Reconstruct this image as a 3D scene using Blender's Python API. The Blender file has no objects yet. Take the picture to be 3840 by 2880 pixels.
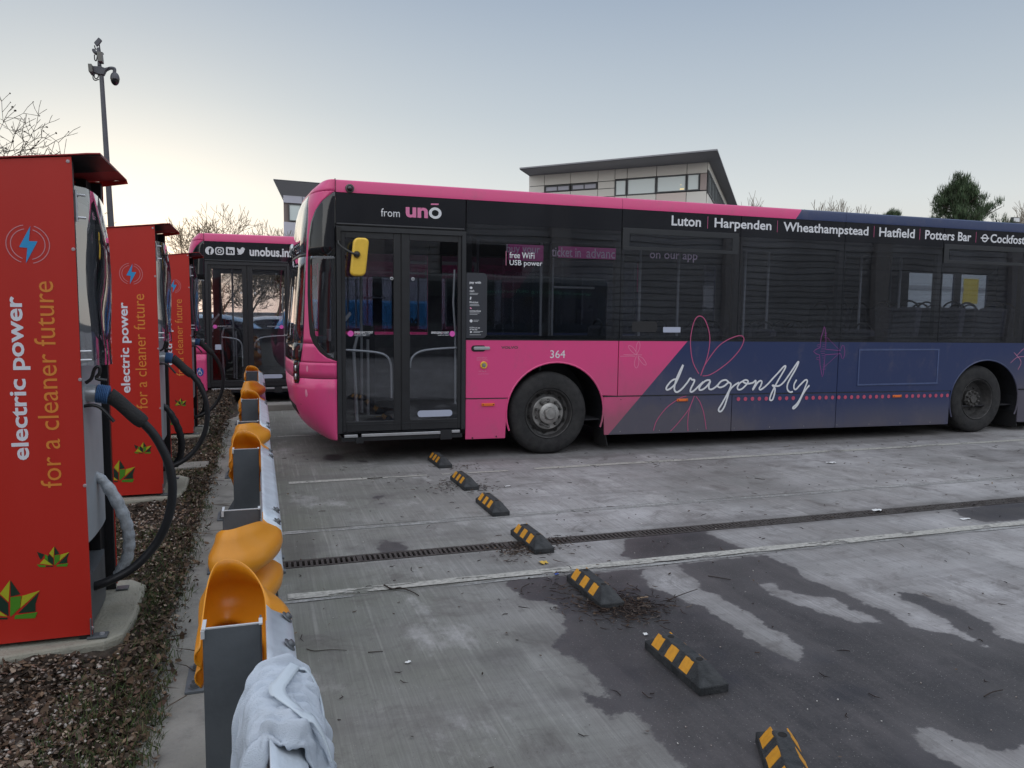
import bpy, math, random
import numpy as np
from mathutils import Matrix, Vector

# ---------------------------------------------------------------- camera, sky, light
sc = bpy.context.scene
C = sc.collection
F, YAW, PITCH, ROLL, CH = 2874.18, .32151969, -.09282971, .0115903, 1.638
def _axes():
    cy, sy = math.cos(YAW), math.sin(YAW)
    f = np.array([sy*math.cos(PITCH), cy*math.cos(PITCH), math.sin(PITCH)])
    r = np.array([cy, -sy, 0.]); u = np.cross(r, f)
    c, s = math.cos(ROLL), math.sin(ROLL)
    return c*r+s*u, -s*r+c*u, f
AR, AU, AF = _axes()
def ray(x, y): return AF + AR*(x-1920)/F + AU*(1440-y)/F
def at(x, y, Y):
    d = ray(x, y); return tuple(np.array([0, 0, CH]) + d*(Y/d[1]))
def gr(x, y, z=0.):
    d = ray(x, y); return tuple(np.array([0, 0, CH]) + d*((z-CH)/d[2]))
cam = bpy.data.cameras.new('camera'); co = bpy.data.objects.new('camera', cam); C.objects.link(co)
m = Matrix.Identity(4)
for i in range(3):
    m[i][0], m[i][1], m[i][2] = AR[i], AU[i], -AF[i]
m[2][3] = CH
co.matrix_world = m
cam.sensor_width = 36; cam.sensor_fit = 'HORIZONTAL'; cam.lens = F*36/3840
cam.clip_start = .05; cam.clip_end = 2000
sc.camera = co

SUN_AZ, SUN_EL = -9.0, 2.0          # degrees: azimuth from +Y towards +X, elevation
w = bpy.data.worlds.new('World'); sc.world = w; w.use_nodes = True
nt = w.node_tree; nt.nodes.clear()
def N(t, **k):
    n = nt.nodes.new(t)
    for a, b in k.items(): setattr(n, a, b)
    return n
out = N('ShaderNodeOutputWorld'); bg = N('ShaderNodeBackground'); nt.links.new(bg.outputs[0], out.inputs[0])
bg2 = N('ShaderNodeBackground'); addw = N('ShaderNodeAddShader')
sky = N('ShaderNodeTexSky', sky_type='NISHITA', sun_disc=False, sun_elevation=math.radians(SUN_EL), sun_rotation=math.radians(SUN_AZ), air_density=1.2, dust_density=.6, ozone_density=2.5)
bg2.inputs[1].default_value = .05
hs = N('ShaderNodeHueSaturation'); hs.inputs['Saturation'].default_value = .6; nt.links.new(sky.outputs[0], hs.inputs['Color']); nt.links.new(hs.outputs[0], bg2.inputs[0])
tc = N('ShaderNodeTexCoord')
sep = N('ShaderNodeSeparateXYZ'); nt.links.new(tc.outputs['Generated'], sep.inputs[0])
ramp = N('ShaderNodeValToRGB')
nt.links.new(sep.outputs[2], ramp.inputs[0])
def lin(r, g, b):
    f = lambda c: ((c/255+.055)/1.055)**2.4 if c > 10 else c/255/12.92
    return (f(r), f(g), f(b), 1)
els = [(0., lin(206, 199, 191)), (.06, lin(205, 201, 195)), (.14, lin(194, 198, 199)), (.24, lin(168, 177, 185)), (.36, lin(142, 155, 171)), (.6, lin(126, 143, 167)), (1., lin(122, 139, 164))]
cr = ramp.color_ramp
while len(cr.elements) < len(els): cr.elements.new(.5)
for e, (p, c_) in zip(cr.elements, els): e.position = p; e.color = c_
# warm glow round the place where the sun has just gone down
dot = N('ShaderNodeVectorMath', operation='DOT_PRODUCT'); nt.links.new(tc.outputs['Generated'], dot.inputs[0])
az = math.radians(SUN_AZ); el = math.radians(1)
dot.inputs[1].default_value = (math.sin(az)*math.cos(el), math.cos(az)*math.cos(el), math.sin(el))
mx = N('ShaderNodeMath', operation='MAXIMUM'); nt.links.new(dot.outputs['Value'], mx.inputs[0]); mx.inputs[1].default_value = 0
def powr(p):
    n = N('ShaderNodeMath', operation='POWER'); nt.links.new(mx.outputs[0], n.inputs[0]); n.inputs[1].default_value = p; return n
def addc(prev, fac, col):
    n = N('ShaderNodeMix', data_type='RGBA', blend_type='ADD'); n.clamp_result = False; n.clamp_factor = False
    nt.links.new(fac.outputs[0], n.inputs[0]); nt.links.new(prev, n.inputs[6]); n.inputs[7].default_value = (*col, 1); return n.outputs[2]
c1 = addc(ramp.outputs[0], powr(12), (.105, .09, .045))
c2 = addc(c1, powr(60), (.20, .15, .055))
nt.links.new(c2, bg.inputs[0]); bg.inputs[1].default_value = 1.0
nt.links.new(bg.outputs[0], addw.inputs[0]); nt.links.new(bg2.outputs[0], addw.inputs[1])
nt.links.new(addw.outputs[0], out.inputs[0])
sl = bpy.data.lights.new('sky_fill', 'SUN'); sl.energy = 1.75; sl.angle = math.radians(125); sl.color = (1, .965, .93)
so = bpy.data.objects.new('sky_fill', sl); C.objects.link(so)
e2 = math.radians(62); az = math.radians(205)   # dusk: no direct sun left, only a broad soft fill lamp added for brightness
sd = Vector((math.sin(az)*math.cos(e2), math.cos(az)*math.cos(e2), math.sin(e2)))
so.rotation_euler = sd.to_track_quat('Z', 'Y').to_euler()
sc.view_settings.view_transform = 'Standard'; sc.view_settings.look = 'None'
sc.view_settings.exposure = .24; sc.view_settings.gamma = 1
sc.view_settings.use_curve_mapping = False
sc.cycles.max_bounces = 8; sc.cycles.transparent_max_bounces = 24; sc.cycles.sample_clamp_indirect = 4
sc.cycles.caustics_reflective = False; sc.cycles.caustics_refractive = False
random.seed(7); rng = np.random.default_rng(7)

# ---------------------------------------------------------------- materials
MATS = {}
def mat(name, col, rough=.5, metal=0, var=0., vscale=8., bump=0., bscale=40., spec=.5, dirt=0., dcol=(.09, .08, .07), stretch=None, coat=0., trans=None):
    if name in MATS: return MATS[name]
    M = bpy.data.materials.new(name); M.use_nodes = True; t = M.node_tree; b = t.nodes['Principled BSDF']
    b.inputs['Base Color'].default_value = (*col[:3], 1); b.inputs['Roughness'].default_value = rough; b.inputs['Metallic'].default_value = metal
    b.inputs['Specular IOR Level'].default_value = spec; b.inputs['Coat Weight'].default_value = coat; b.inputs['Coat Roughness'].default_value = .08
    if var or bump or dirt:
        tcn = t.nodes.new('ShaderNodeTexCoord'); mp = t.nodes.new('ShaderNodeMapping'); t.links.new(tcn.outputs['Object'], mp.inputs[0])
        if stretch: mp.inputs['Scale'].default_value = stretch
        n = t.nodes.new('ShaderNodeTexNoise'); n.inputs['Scale'].default_value = vscale; n.inputs['Detail'].default_value = 6; n.inputs['Roughness'].default_value = .62
        t.links.new(mp.outputs[0], n.inputs[0])
        last = None
        if var:
            r = t.nodes.new('ShaderNodeValToRGB'); t.links.new(n.outputs[0], r.inputs[0])
            r.color_ramp.elements[0].position = .3; r.color_ramp.elements[1].position = .72
            r.color_ramp.elements[0].color = (*[max(0, c*(1-var)) for c in col[:3]], 1); r.color_ramp.elements[1].color = (*[min(1, c*(1+var)) for c in col[:3]], 1)
            last = r.outputs[0]
        if dirt:
            n3 = t.nodes.new('ShaderNodeTexNoise'); n3.inputs['Scale'].default_value = vscale*.5; n3.inputs['Detail'].default_value = 8; n3.inputs['Roughness'].default_value = .7
            t.links.new(mp.outputs[0], n3.inputs[0])
            r3 = t.nodes.new('ShaderNodeMapRange'); r3.inputs[1].default_value = .42; r3.inputs[2].default_value = .7; r3.inputs[4].default_value = dirt; t.links.new(n3.outputs[0], r3.inputs[0])
            mxn = t.nodes.new('ShaderNodeMix'); mxn.data_type = 'RGBA'; t.links.new(r3.outputs[0], mxn.inputs[0])
            if last: t.links.new(last, mxn.inputs[6])
            else: mxn.inputs[6].default_value = (*col[:3], 1)
            mxn.inputs[7].default_value = (*dcol, 1); last = mxn.outputs[2]
        if last: t.links.new(last, b.inputs['Base Color'])
        if bump:
            n2 = t.nodes.new('ShaderNodeTexNoise'); n2.inputs['Scale'].default_value = bscale; n2.inputs['Detail'].default_value = 4; t.links.new(mp.outputs[0], n2.inputs[0])
            bn = t.nodes.new('ShaderNodeBump'); bn.inputs['Strength'].default_value = bump; bn.inputs['Distance'].default_value = .01
            t.links.new(n2.outputs[0], bn.inputs['Height']); t.links.new(bn.outputs[0], b.inputs['Normal'])
    MATS[name] = M; return M
def glass_mat(name, tint, refl=1.0, rough=.0, wave=.0, wscale=2.5, base=.04):
    M = bpy.data.materials.new(name); M.use_nodes = True; t = M.node_tree; t.nodes.clear()
    o = t.nodes.new('ShaderNodeOutputMaterial'); mxs = t.nodes.new('ShaderNodeMixShader'); tr = t.nodes.new('ShaderNodeBsdfTransparent'); gl = t.nodes.new('ShaderNodeBsdfGlossy')
    tr.inputs[0].default_value = (*tint, 1); gl.inputs['Roughness'].default_value = rough; gl.inputs[0].default_value = (.95, .97, 1, 1)
    lw = t.nodes.new('ShaderNodeLayerWeight'); lw.inputs[0].default_value = .5; fr = t.nodes.new('ShaderNodeMath'); fr.operation = 'POWER'; t.links.new(lw.outputs['Facing'], fr.inputs[0]); fr.inputs[1].default_value = 4.
    mu = t.nodes.new('ShaderNodeMath'); mu.operation = 'MULTIPLY_ADD'; mu.inputs[1].default_value = refl; mu.inputs[2].default_value = base; mu.use_clamp = True
    t.links.new(fr.outputs[0], mu.inputs[0]); t.links.new(mu.outputs[0], mxs.inputs[0]); t.links.new(tr.outputs[0], mxs.inputs[1]); t.links.new(gl.outputs[0], mxs.inputs[2]); t.links.new(mxs.outputs[0], o.inputs[0])
    if wave:
        tcn = t.nodes.new('ShaderNodeTexCoord'); n = t.nodes.new('ShaderNodeTexNoise'); n.inputs['Scale'].default_value = wscale; n.inputs['Detail'].default_value = 1
        bn = t.nodes.new('ShaderNodeBump'); bn.inputs['Strength'].default_value = wave; bn.inputs['Distance'].default_value = .02
        t.links.new(tcn.outputs['Object'], n.inputs[0]); t.links.new(n.outputs[0], bn.inputs['Height']); t.links.new(bn.outputs[0], gl.inputs['Normal'])
    MATS[name] = M; return M

# ---------------------------------------------------------------- mesh helpers
class MB:
    def __init__(s): s.v = []; s.f = []; s.c = None
    def add(s, vs, fs):
        k = len(s.v); s.v += [tuple(map(float, p)) for p in vs]; s.f += [tuple(i+k for i in f) for f in fs]; return s
    def box(s, x0, x1, y0, y1, z0, z1):
        return s.add([(x0,y0,z0),(x1,y0,z0),(x1,y1,z0),(x0,y1,z0),(x0,y0,z1),(x1,y0,z1),(x1,y1,z1),(x0,y1,z1)],
                     [(0,3,2,1),(4,5,6,7),(0,1,5,4),(1,2,6,5),(2,3,7,6),(3,0,4,7)])
    def prism(s, pts, plane, a, b):
        """pts: 2-D outline; plane 'xz' extrudes in y, 'xy' in z, 'yz' in x"""
        n = len(pts)
        def P(p, d):
            if plane == 'xz': return (p[0], d, p[1])
            if plane == 'xy': return (p[0], p[1], d)
            return (d, p[0], p[1])
        area = sum(pts[i][0]*pts[(i+1) % n][1]-pts[(i+1) % n][0]*pts[i][1] for i in range(n))
        if (area < 0) != (plane == 'xz' and False): pts = pts[::-1] if area < 0 else pts
        vs = [P(p, a) for p in pts]+[P(p, b) for p in pts]
        fs = [tuple(range(n)), tuple(range(2*n-1, n-1, -1))]+[(i, i+n, (i+1) % n+n, (i+1) % n) for i in range(n)]
        if plane != 'xz': fs = [f[::-1] for f in fs]
        return s.add(vs, fs)
    def tube(s, pts, r, n=8, caps=True, flat=None, closed=False):
        pts = [np.array(p, float) for p in pts]; L = len(pts)
        rs = r if hasattr(r, '__len__') else [r]*L
        up = None; rings = []
        for i in range(L):
            if closed: d = pts[(i+1) % L]-pts[i-1]
            else: d = pts[min(i+1, L-1)]-pts[max(i-1, 0)]
            d = d/(np.linalg.norm(d)+1e-9)
            if up is None: up = np.array([0, 0, 1.]) if abs(d[2]) < .9 else np.array([1., 0, 0])
            a = np.cross(d, up); a /= (np.linalg.norm(a)+1e-9); b = np.cross(a, d); up = b
            ring = []
            for k in range(n):
                t = 2*math.pi*k/n; o = (a*math.cos(t)+b*math.sin(t))*rs[i]
                if flat is not None: o = o*np.array(flat)
                ring.append(pts[i]+o)
            rings.append(ring)
        vs = [p for g in rings for p in g]; fs = []
        m_ = L if closed else L-1
        for i in range(m_):
            j = (i+1) % L
            for k in range(n): fs.append((i*n+k, i*n+(k+1) % n, j*n+(k+1) % n, j*n+k))
        if caps and not closed: fs += [tuple(range(n))[::-1], tuple((L-1)*n+k for k in range(n))]
        return s.add(vs, fs)
    def lathe(s, prof, n=32, c=(0, 0, 0), axis='y'):
        vs = []; fs = []
        for (r, h) in prof:
            for k in range(n):
                t = 2*math.pi*k/n; p = (r*math.cos(t), h, r*math.sin(t))
                if axis == 'z': p = (r*math.cos(t), r*math.sin(t), h)
                if axis == 'x': p = (h, r*math.cos(t), r*math.sin(t))
                vs.append((p[0]+c[0], p[1]+c[1], p[2]+c[2]))
        for i in range(len(prof)-1):
            for k in range(n): fs.append((i*n+k, i*n+(k+1) % n, (i+1)*n+(k+1) % n, (i+1)*n+k))
        return s.add(vs, fs)
    def grid(s, P, closed=False):
        """P[i][j] points"""
        nj = len(P[0]); vs = [p for row in P for p in row]
        return s.add(vs, [(i*nj+j, i*nj+j+1, (i+1)*nj+j+1, (i+1)*nj+j) for i in range(len(P)-1) for j in range(nj-1)])
ROOT = {}
def top(o):
    while o.parent: o = o.parent
    return o
def obj(name, mb, material, parent=None, smooth=False, bev=0., solid=0., local=False, **props):
    me = bpy.data.meshes.new(name)
    v = mb.v
    if parent is not None and not local:
        t = top(parent).location; acc = Vector(t)
        q = parent
        while q.parent: acc = acc+q.location; q = q.parent
        v = [(p[0]-acc.x, p[1]-acc.y, p[2]-acc.z) for p in v]
    me.from_pydata(v, [], mb.f); me.update()
    if material: me.materials.append(material if not isinstance(material, str) else MATS[material])
    if smooth:
        me.polygons.foreach_set('use_smooth', [True]*len(me.polygons))
        if smooth != 'all': me.set_sharp_from_angle(angle=math.radians(38))
    o = bpy.data.objects.new(name, me); C.objects.link(o)
    if parent is not None: o.parent = parent
    if solid:
        md = o.modifiers.new('thickness', 'SOLIDIFY'); md.thickness = solid; md.offset = 0
    if bev:
        md = o.modifiers.new('bevel', 'BEVEL'); md.width = bev; md.segments = 2; md.limit_method = 'ANGLE'; md.angle_limit = math.radians(40)
    for k, val in props.items(): o[k] = val
    return o
def thing(name, label, cat, loc=(0, 0, 0), group=None):
    o = bpy.data.objects.new(name, None); C.objects.link(o); o.location = loc; o.empty_display_size = .2
    o['label'] = label; o['category'] = cat
    if group: o['group'] = group
    return o
def dup(root, loc, label=None, skip=(), rot=None):
    def rec(o, par):
        c = o.copy(); C.objects.link(c); c.parent = par
        for ch in list(o.children):
            if ch.name.split('.')[0] not in skip: rec(ch, c)
        return c
    c = rec(root, None); c.location = loc
    if rot is not None: c.rotation_euler = rot
    if label: c['label'] = label
    return c
def put(o, loc=None, rot=None, scale=None):
    c = o.copy(); C.objects.link(c)
    if loc is not None: c.location = loc
    if rot is not None: c.rotation_euler = rot
    if scale is not None: c.scale = scale
    return c
def smoothpath(P, k=5, closed=False):
    P = [np.array(p, float) for p in P]; n = len(P); o = []
    rng_ = range(n if closed else n-1)
    for i in rng_:
        p0 = P[i-1] if (i > 0 or closed) else P[0]; p1 = P[i]; p2 = P[(i+1) % n]; p3 = P[(i+2) % n] if (i+2 < n or closed) else P[-1]
        for t in np.linspace(0, 1, k, endpoint=False):
            o.append(.5*((2*p1)+(-p0+p2)*t+(2*p0-5*p1+4*p2-p3)*t*t+(-p0+3*p1-3*p2+p3)*t**3))
    if not closed: o.append(P[-1])
    return o
def text(name, s, x0, x1, z0, z1, material, parent, bold=0., place='xz', Y=0., ext=.0006, mirror=False, spacing=1., name_fit=None):
    """flat lettering whose glyph box fills [x0,x1] x [z0,z1] on the plane y=Y"""
    cu = bpy.data.curves.new('lettering', 'FONT'); cu.body = s; cu.offset = bold; cu.space_character = spacing; cu.resolution_u = 3
    to = bpy.data.objects.new('lettering', cu); C.objects.link(to)
    dg = bpy.context.evaluated_depsgraph_get(); me = bpy.data.meshes.new_from_object(to.evaluated_get(dg))
    bpy.data.objects.remove(to)
    co_ = np.empty(len(me.vertices)*3); me.vertices.foreach_get('co', co_); co_ = co_.reshape(-1, 3)
    if place == 'up':      # reads bottom to top; x is the across direction
        lo, hi = co_.min(0), co_.max(0)
        a = (co_[:, 0]-lo[0])/(hi[0]-lo[0]); b = (co_[:, 1]-lo[1])/(hi[1]-lo[1])
        X = x1+(x0-x1)*b; Z = z0+(z1-z0)*a
    else:
        lo, hi = co_.min(0), co_.max(0)
        a = (co_[:, 0]-lo[0])/(hi[0]-lo[0]); b = (co_[:, 1]-lo[1])/(hi[1]-lo[1])
        if mirror: a = 1-a
        X = x0+(x1-x0)*a; Z = z0+(z1-z0)*b
    v = np.stack([X, np.full_like(X, Y), Z], 1)
    fs = [tuple(p.vertices) for p in me.polygons]
    bpy.data.meshes.remove(me)
    if place == 'up' and ' ' in s:      # one object for each word
        sa = np.sort(a); gaps = np.diff(sa); k = np.sort(np.argsort(gaps)[-s.count(' '):]); cuts = list((sa[k]+sa[k+1])/2)
        for w0_, w1_ in zip([-1]+cuts, cuts+[2]):
            sel = np.where((a > w0_) & (a < w1_))[0]; mp_i = {int(q): i for i, q in enumerate(sel)}
            mb = MB(); mb.add(v[sel], [tuple(mp_i[i] for i in f) for f in fs if f[0] in mp_i]); o = obj(name, mb, material, parent)
        return o
    mb = MB(); mb.add(v, fs)
    return obj(name, mb, material, parent)
def rot2(p, a, c=(0, 0)):
    x, y = p[0]-c[0], p[1]-c[1]; return (c[0]+x*math.cos(a)-y*math.sin(a), c[1]+x*math.sin(a)+y*math.cos(a))
def rrect(x0, x1, z0, z1, r, n=5):
    o = []
    for cx, cz, a0 in ((x1-r, z0+r, -90), (x1-r, z1-r, 0), (x0+r, z1-r, 90), (x0+r, z0+r, 180)):
        for k in range(n+1):
            a = math.radians(a0+90*k/n); o.append((cx+r*math.cos(a), cz+r*math.sin(a)))
    return o
def disc(x, z, r, n=20, rz=None): return [(x+r*math.cos(2*math.pi*k/n), z+(rz or r)*math.sin(2*math.pi*k/n)) for k in range(n)]
# ---------------------------------------------------------------- yard: concrete slabs, joints, drain, lines
def crop(ox, oy, s): return lambda x, y: gr(ox+x*s, oy+y*s)[:2]
kA = crop(1900, 1650, .87703); kB = crop(1050, 2100, .56510); kC = crop(1000, 1600, .48216)
dark_polys = [
 [kA(*p) for p in [(-5,600),(250,578),(500,556),(560,556),(740,530),(1100,492),(1160,515),(1240,550),(1262,583),(1330,610),(1440,650),(1500,680),(1560,710),(1640,730),(1700,780),(1745,805),(1900,832),(2060,887),(1960,832),(1880,770),(1790,722),(1700,684),(1665,650),(1750,655),(1850,690),(1960,730),(2070,790),(2110,840),(2250,880),(2600,1000),(2600,1300),(2230,1290),(2100,1330),(1950,1290),(1850,1240),(1745,1222),(1760,1290),(1850,1350),(1960,1410),(1900,2100),(900,2100),(760,1402),(700,1340),(640,1290),(590,1215),(520,1150),(450,1110),(400,1060),(330,1000)]]
  +[kB(*p) for p in [(2212,905),(2130,820),(2040,730),(1960,660),(1900,625),(1860,615),(1790,570),(1855,530),(1885,480),(1870,420),(1885,370),(1835,345),(1840,300),(1750,278),(1650,270),(1600,235),(1530,190),(1465,155)]],
 [kA(*p) for p in [(492,430),(640,395),(850,385),(900,420),(1035,470),(900,492),(740,515),(560,520),(480,492),(505,460)]],
 [kA(*p) for p in [(1900,300),(2300,240),(2300,335),(2050,352),(1950,330)]],
 [kC(*p) for p in [(865,885),(930,880),(970,895),(1040,900),(1085,930),(1080,975),(1000,985),(960,1000),(900,985),(862,950)]],
 [kC(*p) for p in [(820,545),(870,530),(925,540),(915,555),(870,562),(830,558)]], [kC(*p) for p in [(855,600),(890,592),(945,595),(935,606),(880,610)]],
 [kC(*p) for p in [(700,268),(740,258),(800,265),(780,280),(730,278)]],
 [kA(*p) for p in [(315,1085),(380,1085),(470,1115),(525,1150),(500,1170),(450,1200),(400,1160),(340,1120)]],
]
dark_polys += [[kC(*p) for p in disc(520, 240, 80, 14, 26)], [kC(*p) for p in disc(360, 240, 28, 10, 6)], [kC(*p) for p in disc(715, 962, 18, 8, 7)]]
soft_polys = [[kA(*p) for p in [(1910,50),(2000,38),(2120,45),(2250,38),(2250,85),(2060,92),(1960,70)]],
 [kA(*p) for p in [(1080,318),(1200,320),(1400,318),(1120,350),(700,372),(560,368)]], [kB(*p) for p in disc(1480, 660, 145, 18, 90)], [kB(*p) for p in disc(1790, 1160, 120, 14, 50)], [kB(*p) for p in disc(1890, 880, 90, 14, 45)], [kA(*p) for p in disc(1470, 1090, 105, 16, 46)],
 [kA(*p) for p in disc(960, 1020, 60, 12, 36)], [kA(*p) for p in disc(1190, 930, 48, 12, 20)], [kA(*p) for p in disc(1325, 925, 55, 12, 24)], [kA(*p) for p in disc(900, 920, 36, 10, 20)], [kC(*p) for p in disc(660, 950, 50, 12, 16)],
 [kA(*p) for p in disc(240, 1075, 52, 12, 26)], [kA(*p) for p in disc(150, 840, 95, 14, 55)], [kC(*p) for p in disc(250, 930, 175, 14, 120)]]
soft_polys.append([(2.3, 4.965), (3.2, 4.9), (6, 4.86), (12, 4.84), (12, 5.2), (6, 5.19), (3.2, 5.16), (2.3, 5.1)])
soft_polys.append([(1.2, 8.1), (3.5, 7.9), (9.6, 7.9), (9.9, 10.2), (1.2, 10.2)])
light_polys = [
 [kA(*p) for p in [(565,558),(640,545),(730,540),(770,575),(820,602),(805,630),(900,660),(930,690),(1000,720),(1060,750),(1110,800),(1180,830),(1230,870),(1275,890),(1240,950),(1215,925),(1150,900),(1080,868),(1000,830),(980,788),(900,762),(850,712),(770,692),(690,650),(610,632),(600,600)]],
 [kA(*p) for p in [(1080,612),(1140,612),(1160,635),(1240,657),(1400,680),(1470,722),(1540,740),(1600,780),(1500,782),(1370,745),(1200,690),(1130,655)]],
 [kA(*p) for p in [(470,1165),(500,1160),(545,1190),(590,1225),(560,1222),(520,1205),(490,1215)]],
]
def sdf(px, py, polys):
    """>0 inside any polygon"""
    best = np.full(px.shape, -9.)
    for P in polys:
        P = np.array(P); d2 = np.full(px.shape, 1e9); ins = np.zeros(px.shape, bool)
        for i in range(len(P)):
            a = P[i]; b = P[(i+1) % len(P)]; e = b-a
            t = np.clip(((px-a[0])*e[0]+(py-a[1])*e[1])/(e@e+1e-12), 0, 1)
            d2 = np.minimum(d2, (px-a[0]-t*e[0])**2+(py-a[1]-t*e[1])**2)
            c = ((a[1] > py) != (b[1] > py)) & (px < (b[0]-a[0])*(py-a[1])/((b[1]-a[1]) if b[1] != a[1] else 1e-9)+a[0]); ins ^= c
        best = np.maximum(best, np.where(ins, 1, -1)*np.sqrt(d2))
    return best
def concrete_mat():
    M = bpy.data.materials.new('yard_concrete'); M.use_nodes = True; t = M.node_tree; b = t.nodes['Principled BSDF']
    L = t.links.new
    tcn = t.nodes.new('ShaderNodeTexCoord'); P = tcn.outputs['Object']
    def noise(scale, detail=6, rough=.6, stretch=None, dist=0):
        n = t.nodes.new('ShaderNodeTexNoise'); n.inputs['Scale'].default_value = scale; n.inputs['Detail'].default_value = detail; n.inputs['Roughness'].default_value = rough; n.inputs['Distortion'].default_value = dist
        if stretch:
            mp = t.nodes.new('ShaderNodeMapping'); mp.inputs['Scale'].default_value = stretch; L(P, mp.inputs[0]); L(mp.outputs[0], n.inputs[0])
        else: L(P, n.inputs[0])
        return n.outputs[0]
    def mr(x, a, b_, c=0., d=1.):
        n = t.nodes.new('ShaderNodeMapRange'); n.inputs[1].default_value = a; n.inputs[2].default_value = b_; n.inputs[3].default_value = c; n.inputs[4].default_value = d; L(x, n.inputs[0]); return n.outputs[0]
    def mix(f, a, b_, mode='MIX'):
        n = t.nodes.new('ShaderNodeMix'); n.data_type = 'RGBA'; n.blend_type = mode
        if isinstance(f, float): n.inputs[0].default_value = f
        else: L(f, n.inputs[0])
        for k, v in ((6, a), (7, b_)):
            if isinstance(v, tuple): n.inputs[k].default_value = (*v, 1)
            else: L(v, n.inputs[k])
        return n.outputs[2]
    def math_(op, a, b_):
        n = t.nodes.new('ShaderNodeMath'); n.operation = op
        for k, v in ((0, a), (1, b_)):
            if isinstance(v, (int, float)): n.inputs[k].default_value = v
            else: L(v, n.inputs[k])
        return n.outputs[0]
    sepn = t.nodes.new('ShaderNodeSeparateXYZ'); L(P, sepn.inputs[0])
    base = mix(mr(noise(.55, 5, .6), .35, .65), (.225, .222, .218), (.50, .49, .50))
    base = mix(mr(noise(2.2, 8, .68, (1, .55, 1)), .40, .62, 0, .7), base, (.28, .265, .262))
    # algae-green older strip next to the barrier
    g = math_('MULTIPLY', mr(sepn.outputs[0], .1, 2.3, 1, 0), mr(noise(1.3, 6), .3, .6, .55, 1))
    base = mix(g, base, (.165, .172, .142))
    # broom finish: fine lines running away from the camera
    br = noise(1, 4, .75, (95, 1.6, 1)); br2 = noise(1, 3, .6, (32, .8, 1))
    base = mix(mr(br, .34, .68, 0, .42), base, (.09, .09, .085)); base = mix(mr(br2, .55, .75, 0, .3), base, (.44, .43, .41))
    st = noise(3.1, 9, .75, None, .6); base = mix(mr(st, .52, .68, 0, .72), base, (.11, .10, .095)); base = mix(mr(noise(1.7, 8, .7, (1, .5, 1)), .56, .66, 0, .45), base, (.50, .49, .49)); base = mix(mr(noise(13, 6, .75), .56, .70, 0, .62), base, (.13, .125, .12))
    tk = noise(1, 6, .7, (.25, 3.2, 1)); base = mix(mr(tk, .50, .70, 0, .5), base, (.13, .12, .12))
    sp = noise(140, 2, .5); base = mix(mr(sp, .66, .74, 0, .7), base, (.05, .045, .04)); base = mix(mr(noise(95, 2, .5), .72, .78, 0, .6), base, (.55, .54, .5))
    at_w = t.nodes.new('ShaderNodeAttribute'); at_w.attribute_name = 'wet'
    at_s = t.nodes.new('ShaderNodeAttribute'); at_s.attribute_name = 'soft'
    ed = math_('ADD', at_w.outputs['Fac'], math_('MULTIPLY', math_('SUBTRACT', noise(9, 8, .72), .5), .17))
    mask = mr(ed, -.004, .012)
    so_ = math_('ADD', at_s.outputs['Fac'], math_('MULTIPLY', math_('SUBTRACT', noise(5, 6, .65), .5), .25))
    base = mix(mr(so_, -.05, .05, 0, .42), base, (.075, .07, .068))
    wet = mix(mr(noise(1.1, 6, .6), .35, .65), (.037, .035, .036), (.066, .061, .061))
    wet = mix(mr(noise(60, 3, .7), .5, .75, 0, .5), wet, (.11, .10, .10))
    wet = mix(mr(noise(2.4, 7, .7), .52, .68, 0, .55), wet, (.095, .086, .088))
    wet = mix(mr(noise(120, 2, .5), .68, .73, 0, .8), wet, (.42, .40, .38))
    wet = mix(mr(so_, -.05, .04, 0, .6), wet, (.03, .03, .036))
    wet = mix(mr(ed, .16, .0, 0, .45), wet, (.115, .106, .108)); wet = mix(mr(noise(1, 6, .7, (5.5, .7, 1)), .5, .68, 0, .42), wet, (.12, .108, .108)); wet = mix(mr(noise(.8, 4, .6), .52, .66, 0, .5), wet, (.030, .029, .035))
    halo = mr(ed, -.10, .0, 0, .38); base = mix(halo, base, (.12, .112, .11))
    col = mix(mask, base, wet)
    L(col, b.inputs['Base Color'])
    L(mr(mask, 0, 1, .86, .52), b.inputs['Roughness']); b.inputs['Specular IOR Level'].default_value = .35
    h = math_('ADD', math_('MULTIPLY', br, .5), math_('MULTIPLY', noise(220, 2), .5))
    bn = t.nodes.new('ShaderNodeBump'); bn.inputs['Strength'].default_value = .5; bn.inputs['Distance'].default_value = .004; L(h, bn.inputs['Height']); L(bn.outputs[0], b.inputs['Normal'])
    MATS['yard_concrete'] = M
concrete_mat()
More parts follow.
